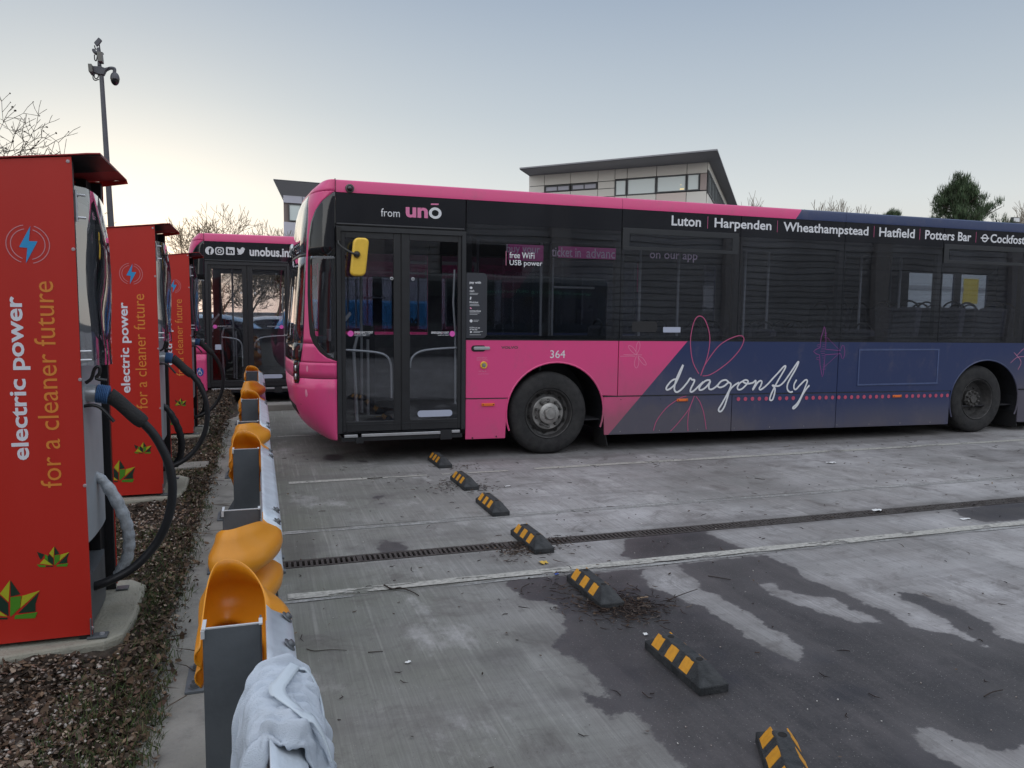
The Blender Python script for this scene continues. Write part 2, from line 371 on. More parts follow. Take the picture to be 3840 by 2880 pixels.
def slab(x0, x1, y0, y1, dense=True, step=.04, name='concrete_slab', parent=None):
    xs = list(np.arange(x0+.006, min(x1, 10.2), step)) if dense else list(np.linspace(x0+.006, min(x1, 10.2), 8))
    xs += [v for v in (12, 14, 17, 21, 26, 32, 40, 55) if xs[-1] < v < x1]+[x1]
    ys = list(np.linspace(y0+.006, y1-.006, max(3, int((y1-y0)/step)))) if dense else list(np.linspace(y0+.006, y1-.006, 6))
    xs = [x0]+xs; ys = [y0]+ys+[y1]
    X, Y = np.meshgrid(xs, ys, indexing='ij'); Z = np.zeros_like(X)
    Z[0, :] = -.03; Z[:, 0] = -.03; Z[:, -1] = -.03
    Z[1, :] -= .003; Z[:, 1] -= .003; Z[:, -2] -= .003; Z = np.maximum(Z, -.03)
    mb = MB(); ni, nj = X.shape
    vs = np.stack([X, Y, Z], -1).reshape(-1, 3)
    I, J = np.meshgrid(np.arange(ni-1), np.arange(nj-1), indexing='ij'); k = (I*nj+J).ravel()
    fs = np.stack([k, k+nj, k+nj+1, k+1], 1)
    me = bpy.data.meshes.new(name); me.from_pydata(vs.tolist(), [], fs.tolist())
    W = sdf(vs[:, 0], vs[:, 1], dark_polys); Wl = sdf(vs[:, 0], vs[:, 1], light_polys); W = np.minimum(W, -Wl)
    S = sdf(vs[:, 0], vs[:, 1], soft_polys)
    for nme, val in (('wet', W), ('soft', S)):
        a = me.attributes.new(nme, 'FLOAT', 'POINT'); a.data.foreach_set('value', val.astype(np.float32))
    me.materials.append(MATS['yard_concrete'])
    o = bpy.data.objects.new(name, me); C.objects.link(o); o.parent = parent
    return o
yard = bpy.data.objects.new('yard', None); C.objects.link(yard); yard['kind'] = 'structure'
X0 = .085
slab(X0, 60, -12, .9, False, parent=yard)
slab(X0, 60, .9, 4.375, parent=yard); slab(X0, 60, 4.385, 4.958, parent=yard)
slab(X0, 60, 5.112, 5.815, parent=yard); slab(X0, 60, 5.83, 10.3, step=.06, parent=yard)
slab(X0, 60, 10.31, 16.5, False, parent=yard); slab(X0, 60, 16.51, 24, False, parent=yard)
mat('asphalt', (.055, .055, .06), .9, var=.35, vscale=3, bump=.3, bscale=90, dirt=.5, dcol=(.12, .11, .1))
gb = MB()
for (a, b_, c_, d_) in ((-300, 400, -200, 4.958), (-300, 400, 5.112, 500)): gb.add([(a, c_, -.022), (b_, c_, -.022), (b_, d_, -.022), (a, d_, -.022)], [(0, 1, 2, 3)])
gb.add([(60, 4.958, -.022), (400, 4.958, -.022), (400, 5.112, -.022), (60, 5.112, -.022)], [(0, 1, 2, 3)])
gb.add([(-300, 4.958, -.022), (X0, 4.958, -.022), (X0, 5.112, -.022), (-300, 5.112, -.022)], [(0, 1, 2, 3)])
obj('ground', gb, 'asphalt', kind='structure')
# slotted drain
mat('cast_iron', (.062, .053, .05), .75, .3, var=.5, vscale=25, bump=.5, bscale=120, dirt=.5, dcol=(.12, .108, .10))
mat('drain_dark', (.012, .011, .010), .9)
dr = thing('channel_drain', 'narrow slotted iron channel drain crossing the concrete yard', 'drain', (0, 0, 0))
tb = MB(); tb.box(X0, 60, 4.958, 4.962, -.12, -.004).box(X0, 60, 5.108, 5.112, -.12, -.004).box(X0, 60, 4.962, 5.108, -.125, -.12)
obj('trough', tb, 'drain_dark', dr)
rb = MB(); rb.box(X0, 60, 4.962, 4.984, -.03, -.002).box(X0, 60, 5.086, 5.108, -.03, -.002)
obj('frame', rb, 'cast_iron', dr)
gbar = MB(); gbar.box(-.0085, .0085, 4.984, 5.086, -.022, -.003)
g0 = obj('grate_bar', gbar, 'cast_iron', dr); pitch = .0345
g0.location = (X0+.02, 0, 0)
for i in range(1, 200):
    g = g0.copy(); C.objects.link(g); g.location = (X0+.02+i*pitch, 0, 0)
    if i % 15 == 0: g.scale = (2.0, 1, 1)
fb = MB()
for i in range(200, 900): fb.box(X0+.02+i*pitch-.0085, X0+.02+i*pitch+.0085, 4.984, 5.086, -.022, -.003)
obj('far_grate_bars', fb, 'cast_iron', dr, kind='stuff')
# silt and leaves packed into the drain further along
sb = MB(); P_ = []
for i, x in enumerate(np.arange(2.2, 30, .05)):
    P_.append([(x, y, -.035+.03*min(1, max(0, (x-2.2)/1.4))+rng.normal()*.006) for y in np.linspace(4.984, 5.086, 5)])
sb.grid(P_); mat('silt', (.055, .049, .046), .95, var=.5, vscale=60, bump=.6, bscale=150)
obj('silt', sb, 'silt', dr, kind='stuff')
# painted bay lines, worn away in places
def worn_mat(name, col, lo, hi, sc_=7.):
    M = bpy.data.materials.new(name); M.use_nodes = True; t = M.node_tree; b = t.nodes['Principled BSDF']; o = t.nodes['Material Output']
    tcn = t.nodes.new('ShaderNodeTexCoord'); n = t.nodes.new('ShaderNodeTexNoise'); n.inputs['Scale'].default_value = sc_; n.inputs['Detail'].default_value = 9; n.inputs['Roughness'].default_value = .72
    mp = t.nodes.new('ShaderNodeMapping'); mp.inputs['Scale'].default_value = (.35, 1, 1); t.links.new(tcn.outputs['Object'], mp.inputs[0]); t.links.new(mp.outputs[0], n.inputs[0])
    r = t.nodes.new('ShaderNodeMapRange'); r.inputs[1].default_value = lo; r.inputs[2].default_value = hi; t.links.new(n.outputs[0], r.inputs[0])
    tr = t.nodes.new('ShaderNodeBsdfTransparent'); ms = t.nodes.new('ShaderNodeMixShader'); t.links.new(r.outputs[0], ms.inputs[0]); t.links.new(tr.outputs[0], ms.inputs[1]); t.links.new(b.outputs[0], ms.inputs[2]); t.links.new(ms.outputs[0], o.inputs[0])
    n2 = t.nodes.new('ShaderNodeTexNoise'); n2.inputs['Scale'].default_value = 40; n2.inputs['Detail'].default_value = 5; t.links.new(tcn.outputs['Object'], n2.inputs[0])
    cr_ = t.nodes.new('ShaderNodeValToRGB'); cr_.color_ramp.elements[0].position = .3; cr_.color_ramp.elements[1].position = .7
    cr_.color_ramp.elements[0].color = (*[c*.55 for c in col], 1); cr_.color_ramp.elements[1].color = (*col, 1); t.links.new(n2.outputs[0], cr_.inputs[0]); t.links.new(cr_.outputs[0], b.inputs['Base Color'])
    b.inputs['Roughness'].default_value = .8; MATS[name] = M
worn_mat('worn_paint', (.50, .49, .45), .40, .46); worn_mat('laitance', (.43, .43, .42), .40, .60, 4)
def line(name, x0, x1, y0, y1, m_, skew=0., lab=None):
    mb = MB(); n = max(2, int((x1-x0)/.25)); P_ = []
    for x in np.linspace(x0, x1, n): P_.append([(x, y0+rng.normal()*.005+skew*(x-x0), .004), (x, y1+rng.normal()*.005+skew*(x-x0), .004)])
    mb.grid(P_); return obj(name, mb, m_, yard, kind='structure')
line('painted_line', .14, 40, 4.388, 4.475, 'worn_paint'); line('painted_line', .26, 1.15, 7.42, 7.50, 'worn_paint')
line('painted_line', 1.0, 1.6, 7.43, 7.48, 'worn_paint'); line('painted_line', 1.75, 2.45, 7.43, 7.49, 'worn_paint'); line('painted_line', 2.75, 40, 7.43, 7.53, 'worn_paint', .01)
line('painted_line', .1, 1.5, 10.26, 10.32, 'worn_paint'); line('painted_line', .1, 4, 13.88, 13.98, 'worn_paint')
line('pale_band', .1, 40, 5.72, 5.80, 'laitance'); line('pale_band', .1, 20, 4.335, 4.372, 'laitance')
# concrete footing strip under the barrier
mat('old_concrete', (.27, .262, .24), .9, var=.45, vscale=5, bump=.5, bscale=60, dirt=.7, dcol=(.09, .088, .07))
ys = np.arange(.3, 16.2, .12); P_ = []
for y in ys:
    P_.append([(-.60, y, -.05), (-.56+rng.normal()*.012, y, .004+rng.normal()*.002)]+[(x, y, .004) for x in (-.4, -.2, .0)]+[(.075, y, .003), (.078, y, -.03)])
fsb = MB(); fsb.grid(P_); obj('footing_strip', fsb, 'old_concrete', kind='structure')
# planting bed
def bump2(x, y, s, k):
    return math.sin(x*s*1.7+k)*math.cos(y*s*1.3+k*2.1)+.6*math.sin(x*s*3.1-y*s*2.3+k*.7)
def bedz(x, y):
    edge = max(0, min(1, (-.31-x+.03*math.sin(y*2.3)+.02*math.sin(y*7.1))/.2)); z = -.02+.035*edge+.012*bump2(x, y, 3.1, 1.)+.008*bump2(x, y, 9.7, 4.)
    z += .006*math.sin(x*61+y*17)*math.sin(y*53-x*23)
    for Yc in (3.888, 6.804, 10.089):
        d = math.hypot(max(0, x+.61), max(0, Yc-.10-y, y-Yc-.86)); z += .05*max(0, 1-d/.17)
    z += .22*max(0, min(1, (y-12.6)/1.6))*max(0, min(1, (-.25-x)/.25))
    return z
def edge_x(y): return -.468+.022*math.sin(y*2.1+.5)+.016*math.sin(y*5.7+1)+.010*math.sin(y*13.3)+.007*math.sin(y*31+2)-(.05*max(0, 1-abs(y-3.5)/.5))
P_ = []
for s_ in list(np.linspace(0, .5, 8))+list(np.linspace(.55, 1, 70)):
    row = []
    for y in np.arange(1.2, 17.4, .04):
        xe = edge_x(y)
        if 11.9 < y: xe = xe+(min(1, (y-11.9)/.8))*.2
        x = -2.4+(xe+2.4)*max(0, (s_-.5)*2) if s_ >= .5 else -14+11.6*s_*2
        zz = bedz(x, y) if s_ < .97 else .009
        row.append((x, y, max(zz, .006) if s_ > .9 and s_ < 1 else (zz if s_ < 1 else -.004)))
    P_.append(row)
bb_ = MB(); bb_.grid(P_); mat('soil', (.045, .034, .025), .98, var=.55, vscale=30, bump=.9, bscale=90)
obj('soil', bb_, 'soil', smooth='all', kind='structure')
def vcol_mat(name, rough=.8, spec=.3, trans=0):
    M = bpy.data.materials.new(name); M.use_nodes = True; t = M.node_tree; b = t.nodes['Principled BSDF']
    a = t.nodes.new('ShaderNodeAttribute'); a.attribute_name = 'tint'; t.links.new(a.outputs['Color'], b.inputs['Base Color']); b.inputs['Roughness'].default_value = rough; b.inputs['Specular IOR Level'].default_value = spec
    MATS[name] = M
vcol_mat('leaf_litter', .75); vcol_mat('pebbles', .85); vcol_mat('grass', .7); vcol_mat('twigs', .8); vcol_mat('bark', .9)
def scatter(name, unit, P, R, S, cols, material, parent=None, **props):
    """join len(P) copies of unit=(verts, faces): rotation matrices R, scales S, colours cols"""
    uv, uf = unit; uv = np.array(uv, float); n = len(P); k = len(uv)
    V = np.einsum('nij,kj->nki', R, uv)*S[:, None, None] if S.ndim == 1 else np.einsum('nij,nkj->nki', R, uv[None]*S[:, None, :])
    V = V+P[:, None, :]
    me = bpy.data.meshes.new(name); flat = [i for f in uf for i in f]; nf = len(uf)
    tot = np.array([len(f) for f in uf]); L_ = len(flat)
    me.vertices.add(n*k); me.vertices.foreach_set('co', V.reshape(-1))
    idx = (np.array(flat)[None, :]+np.arange(n)[:, None]*k).reshape(-1)
    me.loops.add(n*L_); me.loops.foreach_set('vertex_index', idx.astype(np.int32))
    me.polygons.add(n*nf); st = np.concatenate([[0], np.cumsum(tot)[:-1]]); ls = (st[None, :]+np.arange(n)[:, None]*L_).reshape(-1)
    me.polygons.foreach_set('loop_start', ls.astype(np.int32)); me.update(calc_edges=True); me.validate()
    a = me.color_attributes.new('tint', 'FLOAT_COLOR', 'POINT'); cc = np.concatenate([np.repeat(cols, k, 0), np.ones((n*k, 1))], 1); a.data.foreach_set('color', cc.reshape(-1).astype(np.float32))
    me.materials.append(MATS[material]); o = bpy.data.objects.new(name, me); C.objects.link(o)
    if parent: o.parent = parent
    for q, v in props.items(): o[q] = v
    return o
def rand_rot(n, tilt=.5):
    a = rng.uniform(0, 2*np.pi, n); tx = rng.normal(0, tilt, n); ty = rng.normal(0, tilt, n)
    ca, sa = np.cos(a), np.sin(a); Z_ = np.zeros(n); O_ = np.ones(n)
    Rz = np.stack([ca, -sa, Z_, sa, ca, Z_, Z_, Z_, O_], 1).reshape(n, 3, 3)
    Rx = np.stack([O_, Z_, Z_, Z_, np.cos(tx), -np.sin(tx), Z_, np.sin(tx), np.cos(tx)], 1).reshape(n, 3, 3)
    Ry = np.stack([np.cos(ty), Z_, np.sin(ty), Z_, O_, Z_, -np.sin(ty), Z_, np.cos(ty)], 1).reshape(n, 3, 3)
    return Rx @ Ry @ Rz
leaf_u = ([(-.5,0,.06),(-.2,.22,.0),(.2,.2,.03),(.5,0,.08),(.2,-.2,-.02),(-.2,-.22,.05),(0,0,-.05)], [(0,1,6),(1,2,6),(2,3,6),(3,4,6),(4,5,6),(5,0,6)])
def bed_points(n, x0, x1, y0, y1, pw=1.6):
    x = rng.uniform(x0, x1, n); y = y0+(y1-y0)*rng.uniform(0, 1, n)**pw; return x, y
def inplinth(x, y):
    for Yc in (3.888, 6.804, 10.089):
        if -1.9 < x < -.63 and Yc-.1 < y < Yc+.95: return True
    return False
n = 85000; x, y = bed_points(n, 0, 1, 1.6, 16.8, 1.55); x = -.36-x*(.27*y+.25)
x[:7000] = -.475+rng.normal(0, .045, 7000); keep = np.array([not inplinth(a, b) for a, b in zip(x, y)]); keep &= (rng.uniform(0, 1, n) < np.clip((-.40-x)/.10, .13, 1)); x, y = x[keep], y[keep]; n = len(x)
z = np.array([bedz(a, b) for a, b in zip(x, y)]); z = np.maximum(z, .008)+rng.uniform(0, .02, n)
pal = np.array([(.085,.052,.032),(.12,.078,.05),(.055,.036,.025),(.17,.115,.075),(.27,.215,.165),(.04,.028,.02),(.10,.06,.045)])
scatter('fallen_leaves', leaf_u, np.stack([x, y, z], 1), rand_rot(n, .55), np.clip(rng.lognormal(math.log(.020), .42, n), .009, .05)*(1+y*.045), pal[rng.choice(7, n, p=[.2,.18,.20,.12,.12,.12,.06])]*rng.uniform(.4, 1.45, (n, 1)), 'leaf_litter', kind='stuff')
oc = [(1,0,0),(-1,0,0),(0,1,0),(0,-1,0),(0,0,.7),(0,0,-.6),(.6,.6,.35),(-.6,.55,.3),(-.55,-.6,.3),(.6,-.55,.35)]
ocf = [(0,6,4),(6,2,4),(2,7,4),(7,1,4),(1,8,4),(8,3,4),(3,9,4),(9,0,4),(0,2,6),(2,1,7),(1,3,8),(3,0,9),(0,5,2),(2,5,1),(1,5,3),(3,5,0)]
n = 26000; x, y = bed_points(n, 0, 1, 1.6, 15.5, 1.3); x = -.42-x*(.27*y+.25)
dens = np.array([.5+.5*math.sin(a*3.1+1)*math.cos(b*1.45-.6)+(.6 if 3.0 < b < 3.85 and a < -.72 else 0)-(.5 if a > -.62 else 0)+(.35 if 4.7 < b < 7 else 0) for a, b in zip(x, y)])
keep = (rng.uniform(0, 1, n) < dens) & np.array([not inplinth(a, b) for a, b in zip(x, y)]); x, y = x[keep], y[keep]; n = len(x)
z = np.array([bedz(a, b) for a, b in zip(x, y)])+.012
pp = np.array([(.26,.21,.17),(.34,.29,.25),(.20,.15,.115),(.30,.24,.21),(.14,.12,.11),(.46,.43,.39),(.26,.16,.12)])
scatter('gravel', (oc, ocf), np.stack([x, y, z], 1), rand_rot(n, .4), np.stack([rng.uniform(.005, .013, n), rng.uniform(.005, .011, n), rng.uniform(.004, .008, n)], 1)*(1+.03*y[:, None]), pp[rng.choice(7, n)]*rng.uniform(.7, 1.15, (n, 1)), 'pebbles', kind='stuff')
gu = ([(-.04,0,0),(.04,0,0),(.03,.08,.5),(-.03,.08,.5),(0,.28,.9)], [(0,1,2,3),(3,2,4)])
n = 60000; x, y = bed_points(n, 0, 1, 1.5, 13, 1.3); x = -.37-x*(.27*y+.25)
dens = np.array([.55+.65*math.sin(a*4.3+2)*math.sin(b*2.1+.4)+.3*math.sin(b*5+a*3)-(.6 if (2.9 < b < 3.9 and a < -.8) else 0)+(.35 if -.85 < a < -.42 and b < 6 else 0) for a, b in zip(x, y)])
keep = (rng.uniform(0, 1, n) < dens) & np.array([not inplinth(a, b) for a, b in zip(x, y)]); x, y = x[keep], y[keep]; n = len(x)
z = np.array([bedz(a, b) for a, b in zip(x, y)])
gp = np.array([(.05,.085,.028),(.075,.105,.035),(.04,.065,.022),(.11,.115,.05)])
scatter('grass', gu, np.stack([x, y, z], 1), rand_rot(n, .45), rng.uniform(.025, .07, n), gp[rng.choice(4, n)]*rng.uniform(.7, 1.3, (n, 1)), 'grass', kind='stuff')
# long dry twigs and straw in the bed, and debris on the concrete
tw_u = ([(0,-.5,-.01),(0,-.5,.01),(.02,-.5,0),(.06,0,-.01),(.06,0,.012),(.075,0,0),(0,.5,0)], [(0,1,4,3),(1,2,5,4),(2,0,3,5),(3,4,6),(4,5,6),(5,3,6)])
n = 420; x = rng.uniform(-2.8, -.2, n); y = 1.8+11*rng.uniform(0, 1, n)**1.5; keep = np.array([not inplinth(a, b) for a, b in zip(x, y)]); x, y = x[keep], y[keep]; n = len(x)
z = np.maximum(np.array([bedz(a, b) for a, b in zip(x, y)]), .008)+.02
S_ = np.stack([np.full(n, .22), rng.uniform(.06, .28, n), np.full(n, .22)], 1)
scatter('dry_stalks', tw_u, np.stack([x, y, z], 1), rand_rot(n, .06), S_, np.array([(.16,.12,.085),(.07,.05,.038)])[rng.choice(2, n)], 'twigs', kind='stuff')
def debris(cx, cy, sx, sy, n, L0, L1, seed):
    x = cx+rng.normal(0, sx, n); y = cy+rng.normal(0, sy, n); z = np.full(n, .008)+rng.uniform(0, .012, n)
    return np.stack([x, y, z], 1), rng.uniform(L0, L1, n)
DP = []; DL = []
for (cx, cy, sx, sy, n, a, b_) in ((1.93, 3.72, .11, .10, 420, .02, .09), (1.78, 3.95, .12, .2, 150, .02, .08), (1.70, 4.86, .09, .09, 110, .02, .06), (1.95, 4.95, .12, .1, 60, .02, .05), (1.72, 6.9, .16, .14, 90, .02, .07), (1.95, 6.75, .1, .1, 50, .02, .05), (2.0, 7.8, .12, .1, 40, .02, .05)):
    p, l = debris(cx, cy, sx, sy, n, a, b_, 0); DP.append(p); DL.append(l)
x = rng.uniform(.15, 9, 380); y = rng.uniform(1.2, 9, 380); DP.append(np.stack([x, y, np.full(380, .006)], 1)); DL.append(rng.uniform(.01, .07, 380)*rng.uniform(.4, 1.4, 380))
P_ = np.concatenate(DP); Ls = np.concatenate(DL); n = len(P_)
scatter('twigs_and_bits', tw_u, P_, rand_rot(n, .12), np.stack([np.full(n, .20), Ls, np.full(n, .22)], 1), np.array([(.045,.032,.028),(.09,.06,.045),(.03,.022,.02),(.15,.12,.10)])[rng.choice(4, n, p=[.4,.25,.25,.1])], 'twigs', kind='stuff')
n = 330; x = np.concatenate([1.66+rng.normal(0, .09, 90), 1.9+rng.normal(0, .12, 70), rng.uniform(.15, 9, 170)]); y = np.concatenate([4.88+rng.normal(0, .07, 90), 3.78+rng.normal(0, .1, 70), rng.uniform(1.3, 9, 170)])
scatter('leaf_scraps', leaf_u, np.stack([x, y, np.full(n, .01)], 1), rand_rot(n, .3), rng.uniform(.008, .035, n), pal[rng.choice(7, n)]*.8, 'leaf_litter', kind='stuff')
n = 260; x = rng.uniform(.15, 8, n); y = rng.uniform(1.1, 7, n)
scatter('grit', (oc, ocf), np.stack([x, y, np.full(n, .004)], 1), rand_rot(n, .4), rng.uniform(.002, .005, n), np.array([(.6,.58,.54),(.35,.3,.27),(.1,.09,.08)])[rng.choice(3, n)], 'pebbles', kind='stuff')
# kerb edgings crossing the bed
for (y0, lab) in ((8.25, 'weathered concrete edging crossing the bed behind the second charger'), (14.0, None)):
    if lab:
        kb = MB(); kb.box(-1.9, -.50, y0, y0+.30, -.1, .05); o = obj('edging_kerb', kb, 'old_concrete', bev=.012, kind='structure')
kb = MB(); kb.box(-.32, 1.6, 13.0, 13.35, -.1, .10); obj('kerb', kb, 'old_concrete', bev=.015, kind='structure')

# single bits of litter and twigs that can be told apart
mat('litter_white', (.75, .76, .76), .6); mat('litter_yellow', (.62, .42, .08), .5); mat('litter_blue', (.03, .12, .6), .4); mat('twig_dark', (.035, .025, .02), .85); mat('twig_pale', (.28, .2, .13), .8)
def crumple(name, px, py, sx, sy, material, label, cat, seed, h=.012):
    g = gr(px, py); r = random.Random(seed); mb = MB(); P_ = []
    for i in range(6): P_.append([(g[0]+(i-2.5)/5*sx+r.uniform(-.1, .1)*sx*.3, g[1]+(j-1.5)/3*sy+r.uniform(-.2, .2)*sy, .006+h*r.random()) for j in range(4)])
    mb.grid(P_); o = obj(name, mb, material); o['label'] = label; o['category'] = cat
crumple('paper_scrap', 3118, 1737, .11, .05, 'litter_white', 'crumpled white paper scrap lying under the navy middle of the bus', 'litter', 1)
crumple('paper_scrap', 1900, 1826, .07, .03, 'litter_white', 'small white strip right of the second wheel stop from the bus', 'litter', 2, .004)
crumple('paper_scrap', 3292, 1917, .09, .035, 'litter_white', 'small white scrap lying on the drain towards the right', 'litter', 3)
crumple('paper_scrap', 3620, 1948, .10, .03, 'litter_white', 'flattened white scrap between the drain and the worn line, far right', 'litter', 4, .003)
crumple('plastic_piece', 2038, 2114, .055, .05, 'litter_yellow', 'broken yellow reflector piece between the fourth and fifth wheel stops', 'litter', 5, .01)
crumple('bottle_lid', 2087, 2158, .022, .02, 'litter_blue', 'tiny blue plastic bit on the edge of the dark patch', 'litter', 6, .008)
crumple('paper_scrap', 1530, 2488, .028, .016, 'litter_white', 'small pale chip alone on the green-grey concrete beside the cloth', 'litter', 7, .006)
crumple('paper_scrap', 2421, 2384, .025, .02, 'litter_white', 'tiny white scrap touching the far corner of the sixth wheel stop', 'litter', 8, .01)
def stick(pts, r, material, label, name='stick'):
    mb = MB(); P_ = [gr(px, py)[:2]+(r+.003+zz,) for px, py, zz in pts]; mb.tube(smoothpath(P_, 3), [r*(1-.5*i/(3*len(pts))) for i in range(3*(len(pts)-1)+1)], 6)
    o = obj(name, mb, material, smooth=True); o['label'] = label; o['category'] = 'twig'
stick([(1440, 2204, .01), (1470, 2213, .0), (1500, 2212, .006), (1545, 2226, .004), (1570, 2238, 0)], .0048, 'twig_dark', 'forked dark twig lying across the worn white line')
stick([(1150, 2437, 0), (1180, 2445, 0), (1240, 2440, .0), (1300, 2444, .002)], .0022, 'twig_dark', 'long thin dark twig beside the galvanised rail')
stick([(1380, 2450, 0), (1410, 2448, 0), (1437, 2446, 0)], .0025, 'twig_dark', 'short straight twig left of the pale chip')
stick([(1955, 2222, 0), (1958, 2213, .01), (1985, 2200, .012)], .0035, 'twig_dark', 'short bent twig on the dark patch before the fifth wheel stop')
stick([(2500, 2256, 0), (2560, 2238, .01), (2615, 2222, .015)], .003, 'twig_dark', 'thin twig on the pale tongue beyond the sixth wheel stop')
stick([(2655, 2163, 0), (2700, 2170, 0), (2740, 2177, 0)], .003, 'twig_dark', 'straight dark twig on the dark patch right of the pale tongue')
stick([(2390, 2253, .003), (2410, 2248, .003), (2430, 2246, .003)], .006, 'twig_pale', 'pale orange wood splinter beside the twig heap', 'wood_splinter')
stick([(3690, 2617, 0), (3720, 2607, .008), (3760, 2595, .004)], .003, 'twig_dark', 'dark twig at the right edge of the dark patch')
stick([(2830, 1795, 0), (2868, 1800, 0)], .003, 'twig_dark', 'tiny twig on the pale slab near the joint')
# ---------------------------------------------------------------- the buses
YB = 8.199; YF = YB+2.55; XE = 13.0
BL = (6.5, 9.45, 0.)
def paint_mat():
    M = bpy.data.materials.new('bus_paint'); M.use_nodes = True; t = M.node_tree; b = t.nodes['Principled BSDF']; L = t.links.new
    tcn = t.nodes.new('ShaderNodeTexCoord'); s = t.nodes.new('ShaderNodeSeparateXYZ'); L(tcn.outputs['Object'], s.inputs[0])
    def m_(op, a, b_, c=None):
        n = t.nodes.new('ShaderNodeMath'); n.operation = op
        for k, v in ((0, a), (1, b_), (2, c)):
            if v is None: continue
            if isinstance(v, (int, float)): n.inputs[k].default_value = v
            else: L(v, n.inputs[k])
        return n.outputs[0]
    X = m_('ADD', s.outputs[0], BL[0]); Z = s.outputs[2]
    thr1 = m_('MULTIPLY_ADD', Z, .932, 3.902-.159*.932); thr2 = m_('MULTIPLY_ADD', Z, .73, 6.479-2.853*.73)
    hi = m_('GREATER_THAN', Z, 2.0)
    thr = m_('ADD', m_('MULTIPLY', thr1, m_('SUBTRACT', 1., hi)), m_('MULTIPLY', thr2, hi))
    navy = m_('GREATER_THAN', X, thr)
    def mix(f, a, b_):
        n = t.nodes.new('ShaderNodeMix'); n.data_type = 'RGBA'
        if isinstance(f, float): n.inputs[0].default_value = f
        else: L(f, n.inputs[0])
        for k, v in ((6, a), (7, b_)):
            if isinstance(v, tuple): n.inputs[k].default_value = (*v, 1)
            else: L(v, n.inputs[k])
        return n.outputs[2]
    col = mix(navy, (.78, .076, .25), (.024, .040, .118))
    # road film: heavier behind each wheel and along the skirts, broken up by noise
    n1 = t.nodes.new('ShaderNodeTexNoise'); n1.inputs['Scale'].default_value = 1.1; n1.inputs['Detail'].default_value = 7; n1.inputs['Roughness'].default_value = .65
    mp = t.nodes.new('ShaderNodeMapping'); mp.inputs['Scale'].default_value = (1, 1, .6); L(tcn.outputs['Object'], mp.inputs[0]); L(mp.outputs[0], n1.inputs[0])
    def mr(x, a, b_, c=0., d=1.):
        n = t.nodes.new('ShaderNodeMapRange'); n.inputs[1].default_value = a; n.inputs[2].default_value = b_; n.inputs[3].default_value = c; n.inputs[4].default_value = d; n.interpolation_type = 'SMOOTHSTEP'; L(x, n.inputs[0]); return n.outputs[0]
    behind_front = m_('MULTIPLY', mr(X, 3.3, 3.9), mr(X, 4.6, 6.6, 1, 0)); behind_rear = mr(X, 9.6, 10.4)
    low = mr(Z, .15, 1.25, 1, 0); vlow = mr(Z, .12, .62, 1, 0)
    film = m_('ADD', m_('MULTIPLY', m_('ADD', behind_front, behind_rear), m_('MULTIPLY', low, .95)), m_('MULTIPLY', vlow, m_('MULTIPLY', mr(X, 3.2, 4.0, .25, 1), .6)))
    film = m_('MULTIPLY', film, mr(n1.outputs[0], .3, .62, .45, 1.))
    film = m_('MINIMUM', film, .62)
    col = mix(film, col, (.135, .115, .11))
    n2 = t.nodes.new('ShaderNodeTexNoise'); n2.inputs['Scale'].default_value = 6; n2.inputs['Detail'].default_value = 8; n2.inputs['Roughness'].default_value = .7; L(mp.outputs[0], n2.inputs[0])
    col = mix(mr(n2.outputs[0], .5, .8, 0, .24), col, (.2, .17, .17))
    L(col, b.inputs['Base Color']); b.inputs['Roughness'].default_value = .34; b.inputs['Coat Weight'].default_value = .25; b.inputs['Coat Roughness'].default_value = .12
    L(mr(film, 0, .5, .36, .7), b.inputs['Roughness'])
    n3 = t.nodes.new('ShaderNodeTexNoise'); n3.inputs['Scale'].default_value = 1.6; n3.inputs['Detail'].default_value = 1; L(tcn.outputs['Object'], n3.inputs[0])
    bn = t.nodes.new('ShaderNodeBump'); bn.inputs['Strength'].default_value = .12; bn.inputs['Distance'].default_value = .03; L(n3.outputs[0], bn.inputs['Height']); L(bn.outputs[0], b.inputs['Normal'])
    MATS['bus_paint'] = M
paint_mat()
def gloss_black():
    M = bpy.data.materials.new('gloss_black'); M.use_nodes = True; t = M.node_tree; b = t.nodes['Principled BSDF']
    b.inputs['Base Color'].default_value = (.012, .013, .017, 1); b.inputs['Roughness'].default_value = .07; b.inputs['Specular IOR Level'].default_value = .8
    tcn = t.nodes.new('ShaderNodeTexCoord'); n = t.nodes.new('ShaderNodeTexNoise'); n.inputs['Scale'].default_value = 2.2; n.inputs['Detail'].default_value = 2
    bn = t.nodes.new('ShaderNodeBump'); bn.inputs['Strength'].default_value = .07; bn.inputs['Distance'].default_value = .02
    t.links.new(tcn.outputs['Object'], n.inputs[0]); t.links.new(n.outputs[0], bn.inputs['Height']); t.links.new(bn.outputs[0], b.inputs['Normal'])
    MATS['gloss_black'] = M
gloss_black()
glass_mat('bus_glass', (.68, .69, .72), .8, .015, .08, 1.1, .10)
glass_mat('door_glass', (.82, .83, .85), .8, .01, .05, 1.2, .07)
glass_mat('screen_glass', (.35, .38, .4), .9, .02, .05, 2, .12)
mat('trim_black', (.018, .019, .022), .45, var=.2, bump=.1, bscale=60); mat('frame_black', (.028, .030, .034), .38, var=.15); mat('rubber', (.012, .012, .013), .7)
mat('interior_dark', (.07, .072, .08), .8, var=.2); mat('interior_grey', (.26, .265, .28), .7, var=.15); mat('interior_floor', (.03, .03, .035), .8)
mat('seat_fabric', (.12, .12, .145), .95, var=.5, vscale=40); mat('handrail', (.62, .64, .66), .35, .3); mat('seat_handle', (.03, .03, .03), .5)
